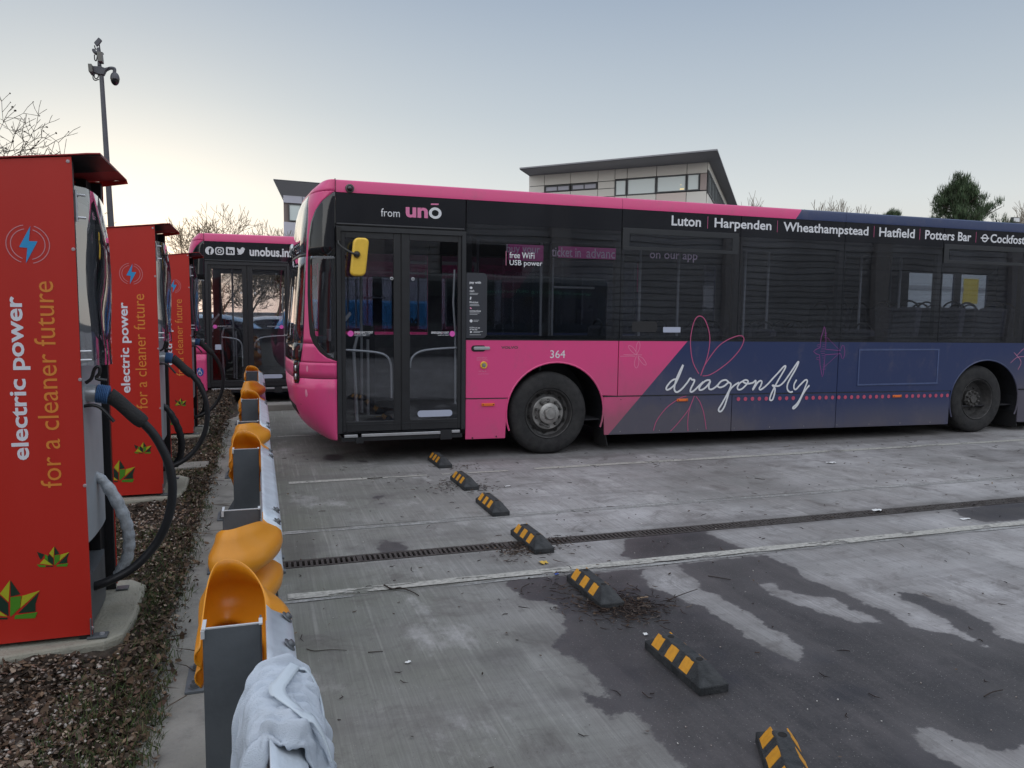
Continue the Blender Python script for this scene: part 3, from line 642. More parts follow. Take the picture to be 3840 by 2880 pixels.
mat('tyre', (.020, .020, .021), .82, var=.3, vscale=14, bump=.25, bscale=90, dirt=.55, dcol=(.05, .048, .046)); mat('rim', (.085, .084, .084), .55, .5, var=.4, vscale=20, bump=.2, dirt=.5, dcol=(.09, .08, .075))
mat('hub', (.48, .47, .45), .45, .7, var=.4, vscale=25, dirt=.8, dcol=(.06, .055, .05), bump=.2); mat('hub_dark', (.12, .116, .112), .6, .5, var=.4, vscale=30)
mat('aluminium', (.62, .63, .65), .35, .8, var=.1); mat('white_vinyl', (.78, .79, .82), .5); mat('pink_vinyl', (.78, .22, .42), .5); mat('pink_line', (.50, .10, .22), .5); mat('pale_pink_line', (.82, .30, .45), .5)
mat('purple_line', (.30, .07, .28), .5); mat('magenta_dot', (.80, .12, .50), .5); mat('dot_pink', (.55, .09, .16), .5); mat('ad_pink', (.85, .10, .42), .5); mat('ad_text', (.95, .72, .88), .5)
mat('orange_lens', (.85, .17, .02), .3, coat=.5); mat('yellow_plastic', (.86, .55, .06), .42, var=.06, vscale=30); mat('mirror_black', (.02, .02, .02), .35); mat('dash_white', (.6, .62, .66), .6, var=.1)
mat('navy_highlight', (.075, .105, .22), .4, var=.2); mat('red_seat', (.25, .03, .06), .8); mat('grey_vinyl', (.045, .048, .058), .4); mat('pale_label', (.46, .50, .62), .6); mat('blue_badge', (.03, .1, .4), .5); mat('smoke_patch', (.02, .02, .022), .5)
zb = lambda x: 1.331-.0053*(x-2.18)
zs = lambda x: .684-.0083*(x-2.18)
zk = lambda x: .222-.0105*(x-2.18)
ZC, ZT = 2.855, 2.984
SEAM = [2.185, 4.06, 5.68, 7.262, 8.915, 10.5, 12.1]
FA = (3.27, .50, .605, .575); RA = (9.85, .47, .645, .575)
def arch(A, zlow, n=22, grow=0.):
    cx, cz, a, b_ = A; a += grow; b_ += grow
    a0 = math.asin(max(-.95, min(.95, (zlow-cz)/b_)))
    return [(cx-a*math.cos(a0+(math.pi-2*a0)*k/n), cz+b_*math.sin(a0+(math.pi-2*a0)*k/n)) for k in range(n+1)]
def xf(z):
    return float(np.interp(z, [.25,.30,.36,.45,.6,.8,1.0,1.3,2.0,2.5,2.75,2.9,2.98], [.72,.62,.53,.45,.39,.36,.355,.37,.43,.475,.51,.57,.66]))
def NS(u, z):
    """front end: u 0..1 nearside corner, 1..2 across the front, 2..3 offside corner"""
    x = xf(z); a = .55
    if u <= 1: t = u*math.pi/2; return (.79-(.79-x)*math.sin(t), YB+a*(1-math.cos(t)), z)
    if u >= 2: t = (3-u)*math.pi/2; return (.79-(.79-x)*math.sin(t), YF-a*(1-math.cos(t)), z)
    return (x-.03*math.sin((u-1)*math.pi), YB+a+(u-1)*(2.55-2*a), z)
IN = ([1.06,1.112,1.145,1.203,1.294,1.385,1.536,1.815,2.17,2.40,2.552,2.67,2.769,2.85,2.86], [0,0,13,23,33,38.7,42,46.5,49.7,51,48.1,39.8,25.3,4,0])
OUT = ([1.25,1.332,1.815,2.171,2.555,2.709,2.82,2.93], [50,50,52,54.3,56,60,70,90])
uin = lambda z: float(np.interp(z, *IN))/90; uout = lambda z: float(np.interp(z, *OUT))/90
def loft(name, parent, material, zl, u0, u1, nu=14, off=0., smooth=True, **k):
    P_ = []
    for z in zl:
        row = []
        for j in range(nu+1):
            u = u0(z)+(u1(z)-u0(z))*j/nu; p = NS(u, z)
            if off:
                q = NS(min(3, u+.01), z); d = (q[0]-p[0], q[1]-p[1]); l = math.hypot(*d) or 1; p = (p[0]-d[1]/l*off, p[1]+d[0]/l*off, p[2])
            row.append(p)
        P_.append(row)
    mb = MB(); mb.grid(P_); return obj(name, mb, material, parent, smooth=smooth, solid=.012, **k)
def wheel(parent, cx, yo, sgn, rear, z=.48):
    """yo outer face, sgn +1 if the wheel goes inwards to +y"""
    R = .482; W = .27
    def pr(P_): return [(r, yo+sgn*h) for r, h in P_]
    mb = MB(); mb.lathe(pr([(.292, .015), (.30, .0), (.33, -.006), (.40, -.008), (.445, .002), (.466, .02), (.480, .045), (R, .07), (R, .2), (.466, .25), (.44, .27), (.3, .27), (.292, .25)]), 56, (cx, 0, z))
    ty = obj('wheel', mb, 'tyre', parent, smooth=True)
    # flatten the contact patch a little
    for v in ty.data.vertices:
        if v.co.z+0 < .012: v.co.z = .012-(.012-v.co.z)*.2
    rb_ = MB()
    if rear: prof = [(.293, .02), (.285, .0), (.278, .004), (.272, .03), (.262, .10), (.24, .145), (.15, .155), (.13, .15), (.0, .15)]
    else: prof = [(.293, .02), (.286, .0), (.279, .004), (.272, .03), (.262, .075), (.235, .085), (.205, .058), (.19, .045), (.0, .045)]
    rb_.lathe(pr(prof), 48, (cx, 0, z)); rim = obj('rim', rb_, 'rim', ty, smooth=True)
    hh = MB()
    for k in range(8 if rear else 10):
        a = 2*math.pi*(k+.3)/(8 if rear else 10); rr = .185 if rear else .222; hy = .152 if rear else .068
        hh.lathe(pr([(.030 if rear else .026, hy), (.001, hy)]), 14, (cx+rr*math.cos(a), 0, z+rr*math.sin(a)))
    obj('hand_holes', hh, 'drain_dark', rim)
    hb = MB()
    if rear: hb.lathe(pr([(.125, .15), (.12, .10), (.10, .085), (.06, .08), (.055, .055), (.0, .052)]), 32, (cx, 0, z))
    else: hb.lathe(pr([(.192, .05), (.190, .038), (.185, .034), (.13, .036), (.125, .03), (.12, -.01), (.10, -.022), (.072, -.026), (.068, -.05), (.058, -.062), (.0, -.064)]), 40, (cx, 0, z))
    obj('hub', hb, 'hub_dark' if rear else 'hub', ty, smooth=True)
    n = 10; rr = .098 if rear else .152
    for k in range(n):
        a = 2*math.pi*(k+.5)/n; nb = MB(); h0 = .09 if rear else .036
        nb.lathe(pr([(.019, h0), (.018, h0-.03), (.013, h0-.042), (0, h0-.044)]), 6, (cx+rr*math.cos(a), 0, z+rr*math.sin(a)))
        obj('wheel_nut', nb, 'hub_dark', ty)
    if not rear:
        cb = MB()
        for k in range(0, n, 2):
            a0 = 2*math.pi*(k+.5)/n; a1 = 2*math.pi*(k+1.5)/n; yy = yo+sgn*(-.006)
            cb.tube([(cx+rr*math.cos(a), yy, z+rr*math.sin(a)) for a in np.linspace(a0, a1, 5)], .010, 6)
        obj('nut_retainers', cb, 'hub_dark', ty, smooth=True)
        sb_ = MB()
        for k in range(5):
            a = 2*math.pi*k/5+.3; c_, s_ = math.cos(a), math.sin(a); yy = yo-sgn*.004
            sb_.add([(cx+.07*c_-.02*s_, yy-sgn*.02, z+.07*s_+.02*c_), (cx+.07*c_+.02*s_, yy-sgn*.02, z+.07*s_-.02*c_), (cx+.125*c_+.016*s_, yy+sgn*.02, z+.125*s_-.016*c_), (cx+.125*c_-.016*s_, yy+sgn*.02, z+.125*s_+.016*c_)], [(0, 1, 2, 3)])
        obj('hub_ribs', sb_, 'hub_dark', ty, solid=.01)
    return ty
def base_bus(name, label):
    r = thing(name, label, 'bus', BL, None)
    def pl(n, pts, mt, y0=YB, th=.02, **k): mb = MB(); mb.prism(pts, 'xz', y0, y0+th); return obj(n, mb, mt, r, **k)
    # side panels below the glass
    pl('side_panel', [(2.19, zs(2.19)), (arch(FA, zs(3))[0][0], zs(3))]+arch(FA, zs(3))[1:-1]+[(arch(FA, zs(3))[-1][0], zs(3)), (4.05, zs(4.05)), (4.05, zb(4.05)), (2.19, zb(2.19))], 'bus_paint', bev=.003)
    pl('side_panel', [(4.06, zs(4.06)), (7.245, zs(7.245)), (7.245, zb(7.245)), (4.06, zb(4.06))], 'bus_paint', bev=.003)
    pl('side_panel', [(7.255, zs(7.255))]+arch(RA, zs(9.8))+[(10.92, zs(10.9)), (10.92, zb(10.9)), (7.255, zb(7.255))], 'bus_paint', bev=.003)
    pl('side_panel', [(10.93, zs(11)), (XE, zs(XE)), (XE, zb(XE)), (10.93, zb(11))], 'bus_paint', bev=.003)
    for (a, b_, curve) in ((2.19, 2.655, 0), (3.893, 5.638, 1), (5.648, 7.246, 0), (7.256, 9.195, 0), (10.51, XE, 1)):
        L_ = (a, zs(a)-.012); pts = [(a, zk(a)), (b_, zk(b_)), (b_-(.0 if curve or b_ != 2.655 else -.02), zs(b_)-.012), (a-(.022 if curve else 0), zs(a)-.012)]
        pl('skirt_panel', pts, 'bus_paint', bev=.003)
    for A, zl in ((FA, .25), (RA, .2)):
        mb = MB(); P2 = arch(A, zl+.05, 30); mb.tube([(x, YB+.004, z) for x, z in P2], .011, 6); obj('wheel_arch_lip', mb, 'bus_paint', r, smooth=True)
        mb = MB(); P2 = [(A[0]-A[2]-.02, zl)]+arch(A, zl+.1, 30, .02)+[(A[0]+A[2]+.02, zl)]
        mb.grid([[(x, YB+.012, z), (x, YB+.6, z)] for x, z in P2]); mb.prism(P2, 'xz', YB+.6, YB+.61); obj('wheel_arch_liner', mb, 'trim_black', r)
    mb = MB(); x0 = 3.90; mb.add([(x0, YB+.02, .28), (x0+.05, YB+.02, .06), (x0+.02, YB+.34, .05), (x0, YB+.34, .28)], [(0, 1, 2, 3)]); obj('mudflap', mb, 'rubber', r, solid=.012)
    mb = MB(); mb.add([(10.50, YB+.02, .28), (10.53, YB+.02, .06), (10.52, YB+.5, .06), (10.50, YB+.5, .28)], [(0, 1, 2, 3)]); obj('mudflap', mb, 'rubber', r, solid=.012)
    # seals
    mb = MB(); mb.prism([(2.19, zb(2.19)), (XE, zb(XE)), (XE, zb(XE)+.012), (2.19, zb(2.19)+.012)], 'xz', YB-.002, YB+.02); obj('waist_seal', mb, 'rubber', r)
    for a, b_ in ((2.19, 2.655), (3.88, 9.2), (10.51, XE)):
        mb = MB(); mb.prism([(a, zs(a)-.010), (b_, zs(b_)-.010), (b_, zs(b_)-.001), (a, zs(a)-.001)], 'xz', YB-.003, YB+.012); obj('rub_strip', mb, 'frame_black', r)
    # glazing and black band
    for i in range(6):
        a, b_ = SEAM[i]+.004, SEAM[i+1]-.004
        pl('side_window', [(a, zb(a)+.013), (b_, zb(b_)+.013), (b_, 2.60), (a, 2.60)], 'bus_glass', YB+.002, .006)
        pl('band_panel', [(a, 2.601), (b_, 2.601), (b_, ZC-.003), (a, ZC-.003)], 'gloss_black', YB+.001, .016)
    pl('rear_quarter_panel', [(SEAM[6]+.004, zb(12)+.013), (XE, zb(XE)+.013), (XE, ZC-.003), (SEAM[6]+.004, ZC-.003)], 'gloss_black', YB+.001, .016)
    mb = MB()
    for x in SEAM[1:]: mb.box(x-.055, x+.055, YB+.03, YB+.10, 1.2, 2.62)
    mb.box(2.19, 2.26, YB+.03, YB+.1, 1.2, 2.62).box(2.19, XE-.3, YB+.03, YB+.09, 1.2, 1.375).box(2.19, XE-.3, YB+.03, YB+.09, 2.5, 2.84)
    obj('window_pillars', mb, 'rubber', r)
    for j, (a, b_) in enumerate(((4.07, 5.65), (8.93, 10.49))):
        fr = MB()
        for (u0, u1, v0, v1) in ((a, b_, 2.575, 2.64), (a, b_, 2.385, 2.425), (a, a+.09, 2.425, 2.575), (b_-.09, b_, 2.425, 2.575)): fr.box(u0, u1, YB-.006, YB+.001, v0, v1)
        f_ = obj('hopper_window', fr, 'frame_black', r, bev=.002)
        fg = MB(); fg.box(a+.10, b_-.10, YB-.004, YB+.0, 2.43, 2.57); obj('hopper_pane', fg, 'bus_glass', f_)
    pl('battery_hatch', [(7.565, .725), (8.955, .700), (8.962, 1.205), (7.570, 1.222)], 'bus_paint', YB-.004, .004, bev=.002)
    mb = MB()
    for (u0, u1, v0, v1) in ((7.575, 8.955, 1.188, 1.206), (7.575, 8.955, .722, .742), (7.575, 7.593, .742, 1.188), (8.93, 8.95, .742, 1.188)): mb.box(u0, u1, YB-.010, YB-.004, v0, v1)
    obj('hatch_frame', mb, 'navy_highlight', r, bev=.002)  # lighter navy puts the edge highlights into the frame colour
    # cove panels and roof
    prof = [(YB, ZC), (YB, ZT-.035), (YB+.006, ZT-.012), (YB+.03, ZT)]
    xs_ = [.79, 4.06, 7.262, 10.5, XE]
    for i in range(4):
        mb = MB(); mb.grid([[(x, y, z) for y, z in prof] for x in (xs_[i]+(.006 if i == 0 else .0015), xs_[i+1]-.0015)]); obj('cove_panel', mb, 'bus_paint', r, smooth=True)
    rp = [(YB+.03, ZT), (YB+.25, 3.01), (YB+.8, 3.03), (YB+1.75, 3.03), (YF-.25, 3.01), (YF-.03, ZT)]
    mb = MB(); mb.grid([[(x, y, z) for y, z in rp] for x in (.79, XE)]); mb.add([(.66, YB+.55, 2.98), (.66, YF-.55, 2.98), (.79, YF-.03, ZT), (.79, YF-.25, 3.01), (.79, YB+.8, 3.03), (.79, YB+.25, 3.01), (.79, YB+.03, ZT)], [(0, 1, 2, 3, 4, 5, 6)]); obj('roof', mb, 'bus_paint', r)
    mb = MB(); mb.box(.787, .795, YB-.003, YB+.04, ZC, ZT+.006); obj('roof_joint_strip', mb, 'rubber', r)
    # far side and tail
    fp = MB(); fp.box(.79, XE, YF-.03, YF, .35, 1.3); fp.box(.79, XE, YF-.03, YF, 2.42, ZT)
    for a, b_ in ((.79, .95), (2.3, 2.5), (4.0, 4.2), (5.6, 6.75), (6.98, 10.9), (11.95, 12.1), (12.75, XE)): fp.box(a, b_, YF-.03, YF, 1.3, 2.42)
    obj('offside_panel', fp, 'bus_paint', r)
    for a, b_ in ((.95, 2.3), (2.5, 4.0), (4.2, 5.6), (6.75, 6.98), (10.9, 11.95), (12.1, 12.75)):
        g = MB(); g.box(a, b_, YF-.02, YF-.014, 1.3, 2.42); obj('offside_window', g, 'door_glass', r)
    il = MB(); il.box(.85, XE-.05, YF-.05, YF-.034, .38, 1.30)
    for a, b_ in ((2.3, 2.5), (4.0, 4.2), (5.6, 6.75), (6.98, 10.9), (11.95, 12.1)): il.box(a, b_, YF-.05, YF-.034, 1.30, 2.42)
    il.box(.80, XE-.05, YF-.05, YF-.034, 2.42, 2.7).box(.80, XE-.05, YF-.05, YF+.0, 1.301, 1.312).box(.80, .95, YF-.05, YF-.034, 1.3, 2.42); obj('offside_lining', il, 'interior_grey', r)
    rr = MB(); rr.box(XE-.02, XE, YB+.01, YF-.01, .3, 2.98); obj('rear_panel', rr, 'bus_paint', r)
    ub = MB(); ub.box(1.0, 2.55, YB+.25, YF-.1, .25, .34).box(.85, XE-.05, YB+.64, YF-.62, .28, .36).box(4.0, 9.1, YB+.08, YF-.08, .26, .36).box(10.6, XE-.06, YB+.1, YF-.1, .26, .36).box(2.2, XE-.06, YB+.021, YB+.03, .30, 1.19)
    # keep the inner skin out of the wheel arches
    ub = MB(); ub.box(1.0, 2.55, YB+.25, YF-.1, .25, .34).box(.85, XE-.05, YB+.64, YF-.62, .28, .36).box(4.0, 9.1, YB+.08, YF-.08, .26, .36).box(10.6, XE-.06, YB+.1, YF-.1, .26, .36)
    obj('underframe', ub, 'trim_black', r)
    # front end
    zl = [.27, .285, .31, .34, .38, .43, .5, .58, .68, .8, .92]
    loft('front_bumper', r, 'bus_paint', zl, lambda z: 0, lambda z: 3, 42)
    loft('front_panel', r, 'bus_paint', [.925, 1.0, 1.06, 1.09], uin, lambda z: 3-uin(z), 42)
    zl = [1.09, 1.112, 1.13, 1.145, 1.17, 1.203, 1.245, 1.288]; ue = lambda z: .60-.04*(z-1.09)/.2
    loft('corner_panel', r, 'bus_paint', zl, uin, ue, 10); loft('corner_panel', r, 'bus_paint', zl, lambda z: 3-uin(z), lambda z: 3-ue(z), 10)
    loft('lower_screen', r, 'gloss_black', [1.09, 1.15, 1.2, 1.29], ue, lambda z: 3-ue(z), 30)
    for (a_, b2_) in ((.63, .80), (2.2, 2.37)): loft('headlamp_glass', r, 'gloss_black', [.86, .90, .95, 1.0, 1.05, 1.095], lambda z, a_=a_: a_+(.03 if z < .9 else 0), lambda z, b2_=b2_: b2_-(.03 if z < .9 else 0), 8, .006)
    for ul in (.715, 2.285):
        for zl_ in (.93, 1.02):
            p_ = NS(ul, zl_); hb_ = MB(); hb_.lathe([(.034, .0), (.030, -.012), (.0, -.018)], 16, (0, 0, 0), 'x'); ho = obj('headlamp', hb_, 'aluminium', r, smooth=True, local=True); ho.location = (p_[0]-.008-BL[0], p_[1]-BL[1], p_[2])
    loft('grille_slot', r, 'drain_dark', [.50, .56, .60], lambda z: .9, lambda z: 2.1, 16, .003)
    gt = MB(); gt.tube([NS(u, 1.088) for u in np.linspace(.58, 2.42, 40)], .006, 6); gt.tube([NS(.62+.2*(1-(1-k/8.)**2), 1.085-.10*math.sin(k/8.*math.pi)) for k in range(9)], .007, 6); obj('screen_moulding', gt, 'aluminium', r, smooth=True)
    zl = [1.292, 1.34, 1.385, 1.45, 1.536, 1.65, 1.815, 2.0, 2.17, 2.3, 2.4, 2.48, 2.552, 2.62, 2.67, 2.72, 2.769, 2.8, 2.83, 2.85, 2.862]
    loft('corner_pillar', r, 'bus_paint', zl, uin, uout, 8); loft('corner_pillar', r, 'bus_paint', zl, lambda z: 3-uin(z), lambda z: 3-uout(z), 8)
    zl = [2.862, 2.89, 2.915, 2.935, 2.955, 2.97, 2.98]
    loft('front_dome', r, 'bus_paint', zl, lambda z: 0, lambda z: 3, 42)
    loft('windscreen', r, 'screen_glass', [1.292, 1.5, 1.7, 1.9, 2.1, 2.2], uout, lambda z: 3-uout(z), 30)
    loft('screen_divider', r, 'trim_black', [2.2, 2.235], uout, lambda z: 3-uout(z), 30)
    loft('destination_glass', r, 'screen_glass', [2.235, 2.4, 2.552, 2.7, 2.8, 2.86], uout, lambda z: 3-uout(z), 30)
    bx = MB(); bx.box(.62, .75, YB+.25, YF-.25, 2.24, 2.84); obj('destination_box', bx, 'dash_white', r)
    # quarter light beside the door
    zq = [1.075, 1.09, 1.112, 1.145, 1.203, 1.294, 1.385, 1.536, 1.7, 1.815, 2.0, 2.17, 2.2]
    lo_ = lambda z: -.0
    loft('quarter_light', r, 'door_glass', zq[3:], lambda z: 0, lambda z: max(0, uin(z)-.07), 10, .002)
    fz = [1.09, 1.112, 1.125, 1.145, 1.17, 1.203, 1.25, 1.294, 1.34, 1.385, 1.46, 1.536, 1.7, 1.815, 2.0, 2.17, 2.2]
    loft('quarter_frame', r, 'rubber', fz, lambda z: max(0, uin(z)-.085), uin, 6, .001)
    loft('quarter_panel', r, 'gloss_black', [2.2, 2.3, 2.4, 2.48, 2.552, 2.61, 2.67, 2.72, 2.769, 2.81, 2.85], lambda z: 0, uin, 12, .001)
    bxp = MB(); bxp.box(.74, .80, YB+.03, YB+.08, 1.1, 2.2); obj('door_post', bxp, 'trim_black', r)
    dm = MB(); dm.box(.76, .785, YB+.002, YB+.03, 1.1, 2.85); obj('corner_joint', dm, 'trim_black', r)
    # dash and driver's cab seen through the quarter light
    db = MB(); db.box(.55, .95, YB+.7, YF-.25, .9, 1.3); obj('dashboard', db, 'interior_dark', r, bev=.02)
    cv = MB(); cv.lathe([(.07, 1.30), (.085, 1.40), (.09, 1.43), (.02, 1.44)], 14, (.82, YB+.55, 0), 'z'); cv.add([(.80, YB+.5, 1.42), (.86, YB+.5, 1.42), (1.0, YB+.45, 1.60), (.98, YB+.45, 1.63)], [(0, 1, 2, 3)]); obj('ticket_machine', cv, 'dash_white', r)
    wb = MB(); wb.tube([(.60, YB+.75, 2.15), (.56, YB+.78, 1.4)], .012, 6); wb.tube([(.34, YB+1.0, 1.32), (.36, YB+.8, 1.36), (.40, YB+.9, 1.9)], .008, 6); wb.tube([(.33, YB+1.9, 1.32), (.37, YB+1.2, 1.34), (.40, YB+1.6, 1.9)], .008, 6); obj('wiper', wb, 'aluminium', r, smooth=True)
    # front details: seam, lamps, towing covers
    mb = MB(); mb.tube([NS(u, .922) for u in np.linspace(0, 1.3, 20)], .004, 5); mb.tube([NS(.015, z) for z in np.linspace(.3, .92, 8)], .004, 5); obj('bumper_seams', mb, 'rubber', r)
    def uz(t, z): return NS(t/90., z)
    mb = MB()
    for (a, b_) in (((8, .90), (42, .885)), ((42, .885), (60, .83)), ((11, .895), (38, .70))): mb.tube([uz(a[0]+(b_[0]-a[0])*k/8, a[1]+(b_[1]-a[1])*k/8) for k in range(9)], .006, 6)
    obj('bumper_crease', mb, 'bus_paint', r, smooth=True)
    def blob(nm, t, z, rx, rz, mt, dep=.012):
        p = np.array(uz(t, z)); q = np.array(uz(t+1, z))-p; q /= np.linalg.norm(q); nn = np.array([q[1]*-1, q[0], 0])*1.0; nn = np.array([-q[1], q[0], 0]); nn = -nn if nn @ np.array([-1, -1, 0]) < 0 else nn
        V = [tuple(p+nn*dep)]+[tuple(p+nn*.002+q*rx*math.cos(a)+np.array([0, 0, rz])*math.sin(a)) for a in np.linspace(0, 2*math.pi, 16, endpoint=False)]
        mb = MB(); mb.add(V, [(0, i+1, (i+1) % 16+1) for i in range(16)]); return obj(nm, mb, mt, r, smooth=True)
    blob('marker_lamp', 42, 1.02, .02, .05, 'pale_pink_line'); blob('marker_lamp', 45, .78, .025, .06, 'pale_pink_line')
    for t, z in ((52, .74), (56, .69), (60, .65)): blob('bumper_vent', t, z, .012, .022, 'drain_dark', .003)
    for t, z in ((4.5, .865), (4.5, .435)): blob('bumper_bolt', t, z, .011, .011, 'hub_dark', .006)
    mb = MB(); mb.tube(smoothpath([(.48, YF-.75, 2.30), (.42, YF-.7, 2.33), at(1105, 925, YF-.55)], 4), .018, 8); obj('offside_mirror_arm', mb, 'mirror_black', r, smooth=True)
    MC = at(1097, 934, YF-.55); mb = MB(); P_ = []
    for i in range(9):
        a = math.pi*i/8; P_.append([(MC[0]+.035*math.cos(b2)*math.sin(a), MC[1]+.06*math.sin(b2)*math.sin(a), MC[2]+.065*math.cos(a)) for b2 in np.linspace(0, 2*math.pi, 13)])
    mb.grid(P_); obj('offside_mirror', mb, 'aluminium', r, smooth=True)
    # doors
    def rectframe(x0, x1, z0, z1, wl, wr, wt, wb_, y0, y1):
        mb = MB(); return mb.box(x0, x0+wl, y0, y1, z0, z1).box(x1-wr, x1, y0, y1, z0, z1).box(x0+wl, x1-wr, y0, y1, z1-wt, z1).box(x0+wl, x1-wr, y0, y1, z0, z0+wb_)
    obj('door_surround', rectframe(.795, 2.183, .34, 2.512, .045, .045, .05, .001, YB-.012, YB+.05), 'frame_black', r, bev=.004)
    pl('door_header', [(.795, 2.514), (2.178, 2.514), (2.178, ZC-.003), (.795, ZC-.003)], 'gloss_black', YB+.001, .016)
    mb = MB(); mb.tube([(.80, YB-.004, 2.53), (2.16, YB-.004, 2.53)], .014, 6); obj('rain_gutter', mb, 'trim_black', r, smooth=True)
    for k, (a, b_, ga, gb_) in enumerate(((.842, 1.470, .886, 1.392), (1.476, 2.136, 1.565, 2.097))):
        d = obj('door_leaf', rectframe(a, b_, .352, 2.462, ga-a, b_-gb_, .07, .11, YB+.004, YB+.036), 'trim_black', r, bev=.004)
        g = MB(); g.box(ga-.01, gb_+.01, YB+.012, YB+.018, .455, 2.40); obj('door_pane', g, 'door_glass', d)
        e = MB(); e.box(a+.01, b_-.01, YB+.0, YB+.004, .425, .432); obj('kick_strip', e, 'frame_black', d)
        h = MB()
        if k == 0: h.tube(smoothpath([(ga+.0, YB+.06, 1.225), (1.15, YB+.06, 1.205), (1.30, YB+.06, 1.17), (1.365, YB+.06, 1.08), (1.375, YB+.06, .9), (1.375, YB+.06, .70)], 5), .013, 8)
        else: h.tube(smoothpath([(gb_, YB+.06, 1.245), (1.8, YB+.06, 1.225), (1.66, YB+.06, 1.19), (1.59, YB+.06, 1.12), (1.575, YB+.06, 1.03)], 5), .013, 8); h.tube([(2.075, YB+.07, 2.1), (2.06, YB+.07, 1.75), (2.085, YB+.07, 1.4), (2.09, YB+.07, .62)], .012, 8)
        obj('grab_rail', h, 'handrail', d, smooth=True)
        for zz in (2.0, ):
            rg = MB(); xx = 1.372 if k == 0 else 1.60; rg.lathe([(.018, YB+.008), (.014, YB+.004), (.009, YB+.004), (.009, YB+.010)], 14, (xx, 0, 1.985)); obj('door_stud', rg, 'handrail', d)
    # centre rubber of the two leaves
    mb = MB(); mb.box(1.4705, 1.4755, YB+.0, YB+.03, .36, 2.46); obj('door_rubber', mb, 'rubber', r)
    st = MB(); st.box(.86, 1.0, YB-.02, YB+.02, .295, .325).box(1.04, 1.90, YB-.02, YB+.02, .298, .328).box(2.02, 2.12, YB-.02, YB+.02, .305, .335); obj('step_edge', st, 'aluminium', r, bev=.003)
    s2 = MB(); s2.box(.84, 2.15, YB-.004, YB+.30, .25, .294).box(.98, 1.06, YB-.02, YB+.0, .23, .295).box(1.9, 2.03, YB-.02, YB+0., .235, .34); obj('step_base', s2, 'trim_black', r)
    # interior
    it = MB(); it.box(.8, XE-.1, YB+.12, YF-.05, .37, .385); it.box(3.0, XE-.1, YB+.65, YF-.62, .386, .40); obj('saloon_floor', it, 'interior_floor', r)
    ce = MB(); ce.box(.8, XE-.1, YB+.1, YF-.05, 2.72, 2.74); obj('ceiling', ce, 'interior_grey', r)
    for sgn in (0, 1):
        mb = MB(); y = YB+.10 if sgn == 0 else YF-.04; y2 = YB+.42 if sgn == 0 else YF-.36
        mb.add([(2.3, y, 2.44), (XE-.2, y, 2.44), (XE-.2, y2, 2.72), (2.3, y2, 2.72)], [(0, 1, 2, 3)]); obj('luggage_cove', mb, 'interior_dark', r, solid=.01)
    ins = MB(); ins.box(4.0, 9.0, YB+.11, YB+.13, .38, 1.2).box(10.6, XE-.1, YB+.11, YB+.13, .38, 1.2); obj('inner_lining', ins, 'interior_dark', r)
    cab = MB(); cab.box(1.35, 1.38, YB+1.35, YF-.1, .38, 1.45).box(.98, 1.38, YB+1.32, YB+1.35, .38, 1.35); obj('cab_screen', cab, 'interior_dark', r)
    dp = MB(); dp.tube([(1.05, YB+.45, .4), (1.02, YB+.45, 1.2), (1.06, YB+.45, 1.36), (1.2, YB+.5, 1.37)], .018, 8); dp.tube([(1.20, YB+1.2, .4), (1.20, YB+1.2, 2.7)], .017, 8); dp.tube([(1.25, YB+1.0, .4), (1.25, YB+1.0, 1.3)], .017, 8)
    for x, y in ((2.6, 1.0), (3.25, .5), (3.75, 1.5), (4.6, .55), (5.15, .55), (6.15, .55), (6.55, .6), (8.05, .55), (8.75, .55), (9.9, 1.9)): dp.tube([(x, YB+y, .4), (x, YB+y, 2.7)], .017, 8)
    dp.tube([(3.4, YB+.5, 1.95), (3.95, YB+.5, 1.95)], .015, 8); dp.tube([(3.4, YB+.5, 1.2), (3.4, YB+.5, 2.3)], .014, 8)
    obj('interior_poles', dp, 'handrail', r, smooth=True)
    def seat_part():
        mb = MB(); mb.box(-.02, .42, 0, .44, .42, .50); o = obj('passenger_seat', mb, 'seat_fabric', r, bev=.02, local=True)
        b2 = MB(); b2.prism([(.36, .48), (.44, .48), (.52, 1.10), (.47, 1.14), (.42, 1.10)], 'xz', .01, .43); obj('seat_back', b2, 'seat_fabric', o, bev=.02, local=True)
        h = MB(); h.tube(smoothpath([(.48, .05, 1.08), (.49, .09, 1.17), (.49, .22, 1.22), (.49, .35, 1.17), (.48, .39, 1.08)], 4), .014, 7); obj('seat_handle', h, 'seat_handle', o, smooth=True, local=True)
        return o
    s0 = seat_part(); first = True
    for x in (4.3, 5.1, 5.9, 6.7, 7.5, 8.3, 9.1, 9.9, 10.7, 11.5):
        for y in (.18, .64, 1.52, 1.98):
            if x < 5 and y < 1: continue
            zz = .0 if x < 8 else .32
            loc = (x-BL[0], YB+y-BL[1], zz+.35-.02)
            if first: s0.location = loc; first = False
            else:
                s = s0.copy(); C.objects.link(s); s.location = loc
                for ch in s0.children: c_ = ch.copy(); C.objects.link(c_); c_.parent = s
    for x, y, zz in ((2.45, .2, .36), (8.2, .13, .38)):
        mb = MB(); mb.box(x, x+.9, YB+y, YB+y+.5, zz, zz+.55); obj('wheel_box', mb, 'interior_dark', r, bev=.03)
    # wheels
    wheel(r, 3.196, YB+.028, 1, False); wheel(r, 9.76, YB+.04, 1, True)
    wheel(r, 3.196, YF-.028, -1, False); wheel(r, 9.76, YF-.04, -1, True)
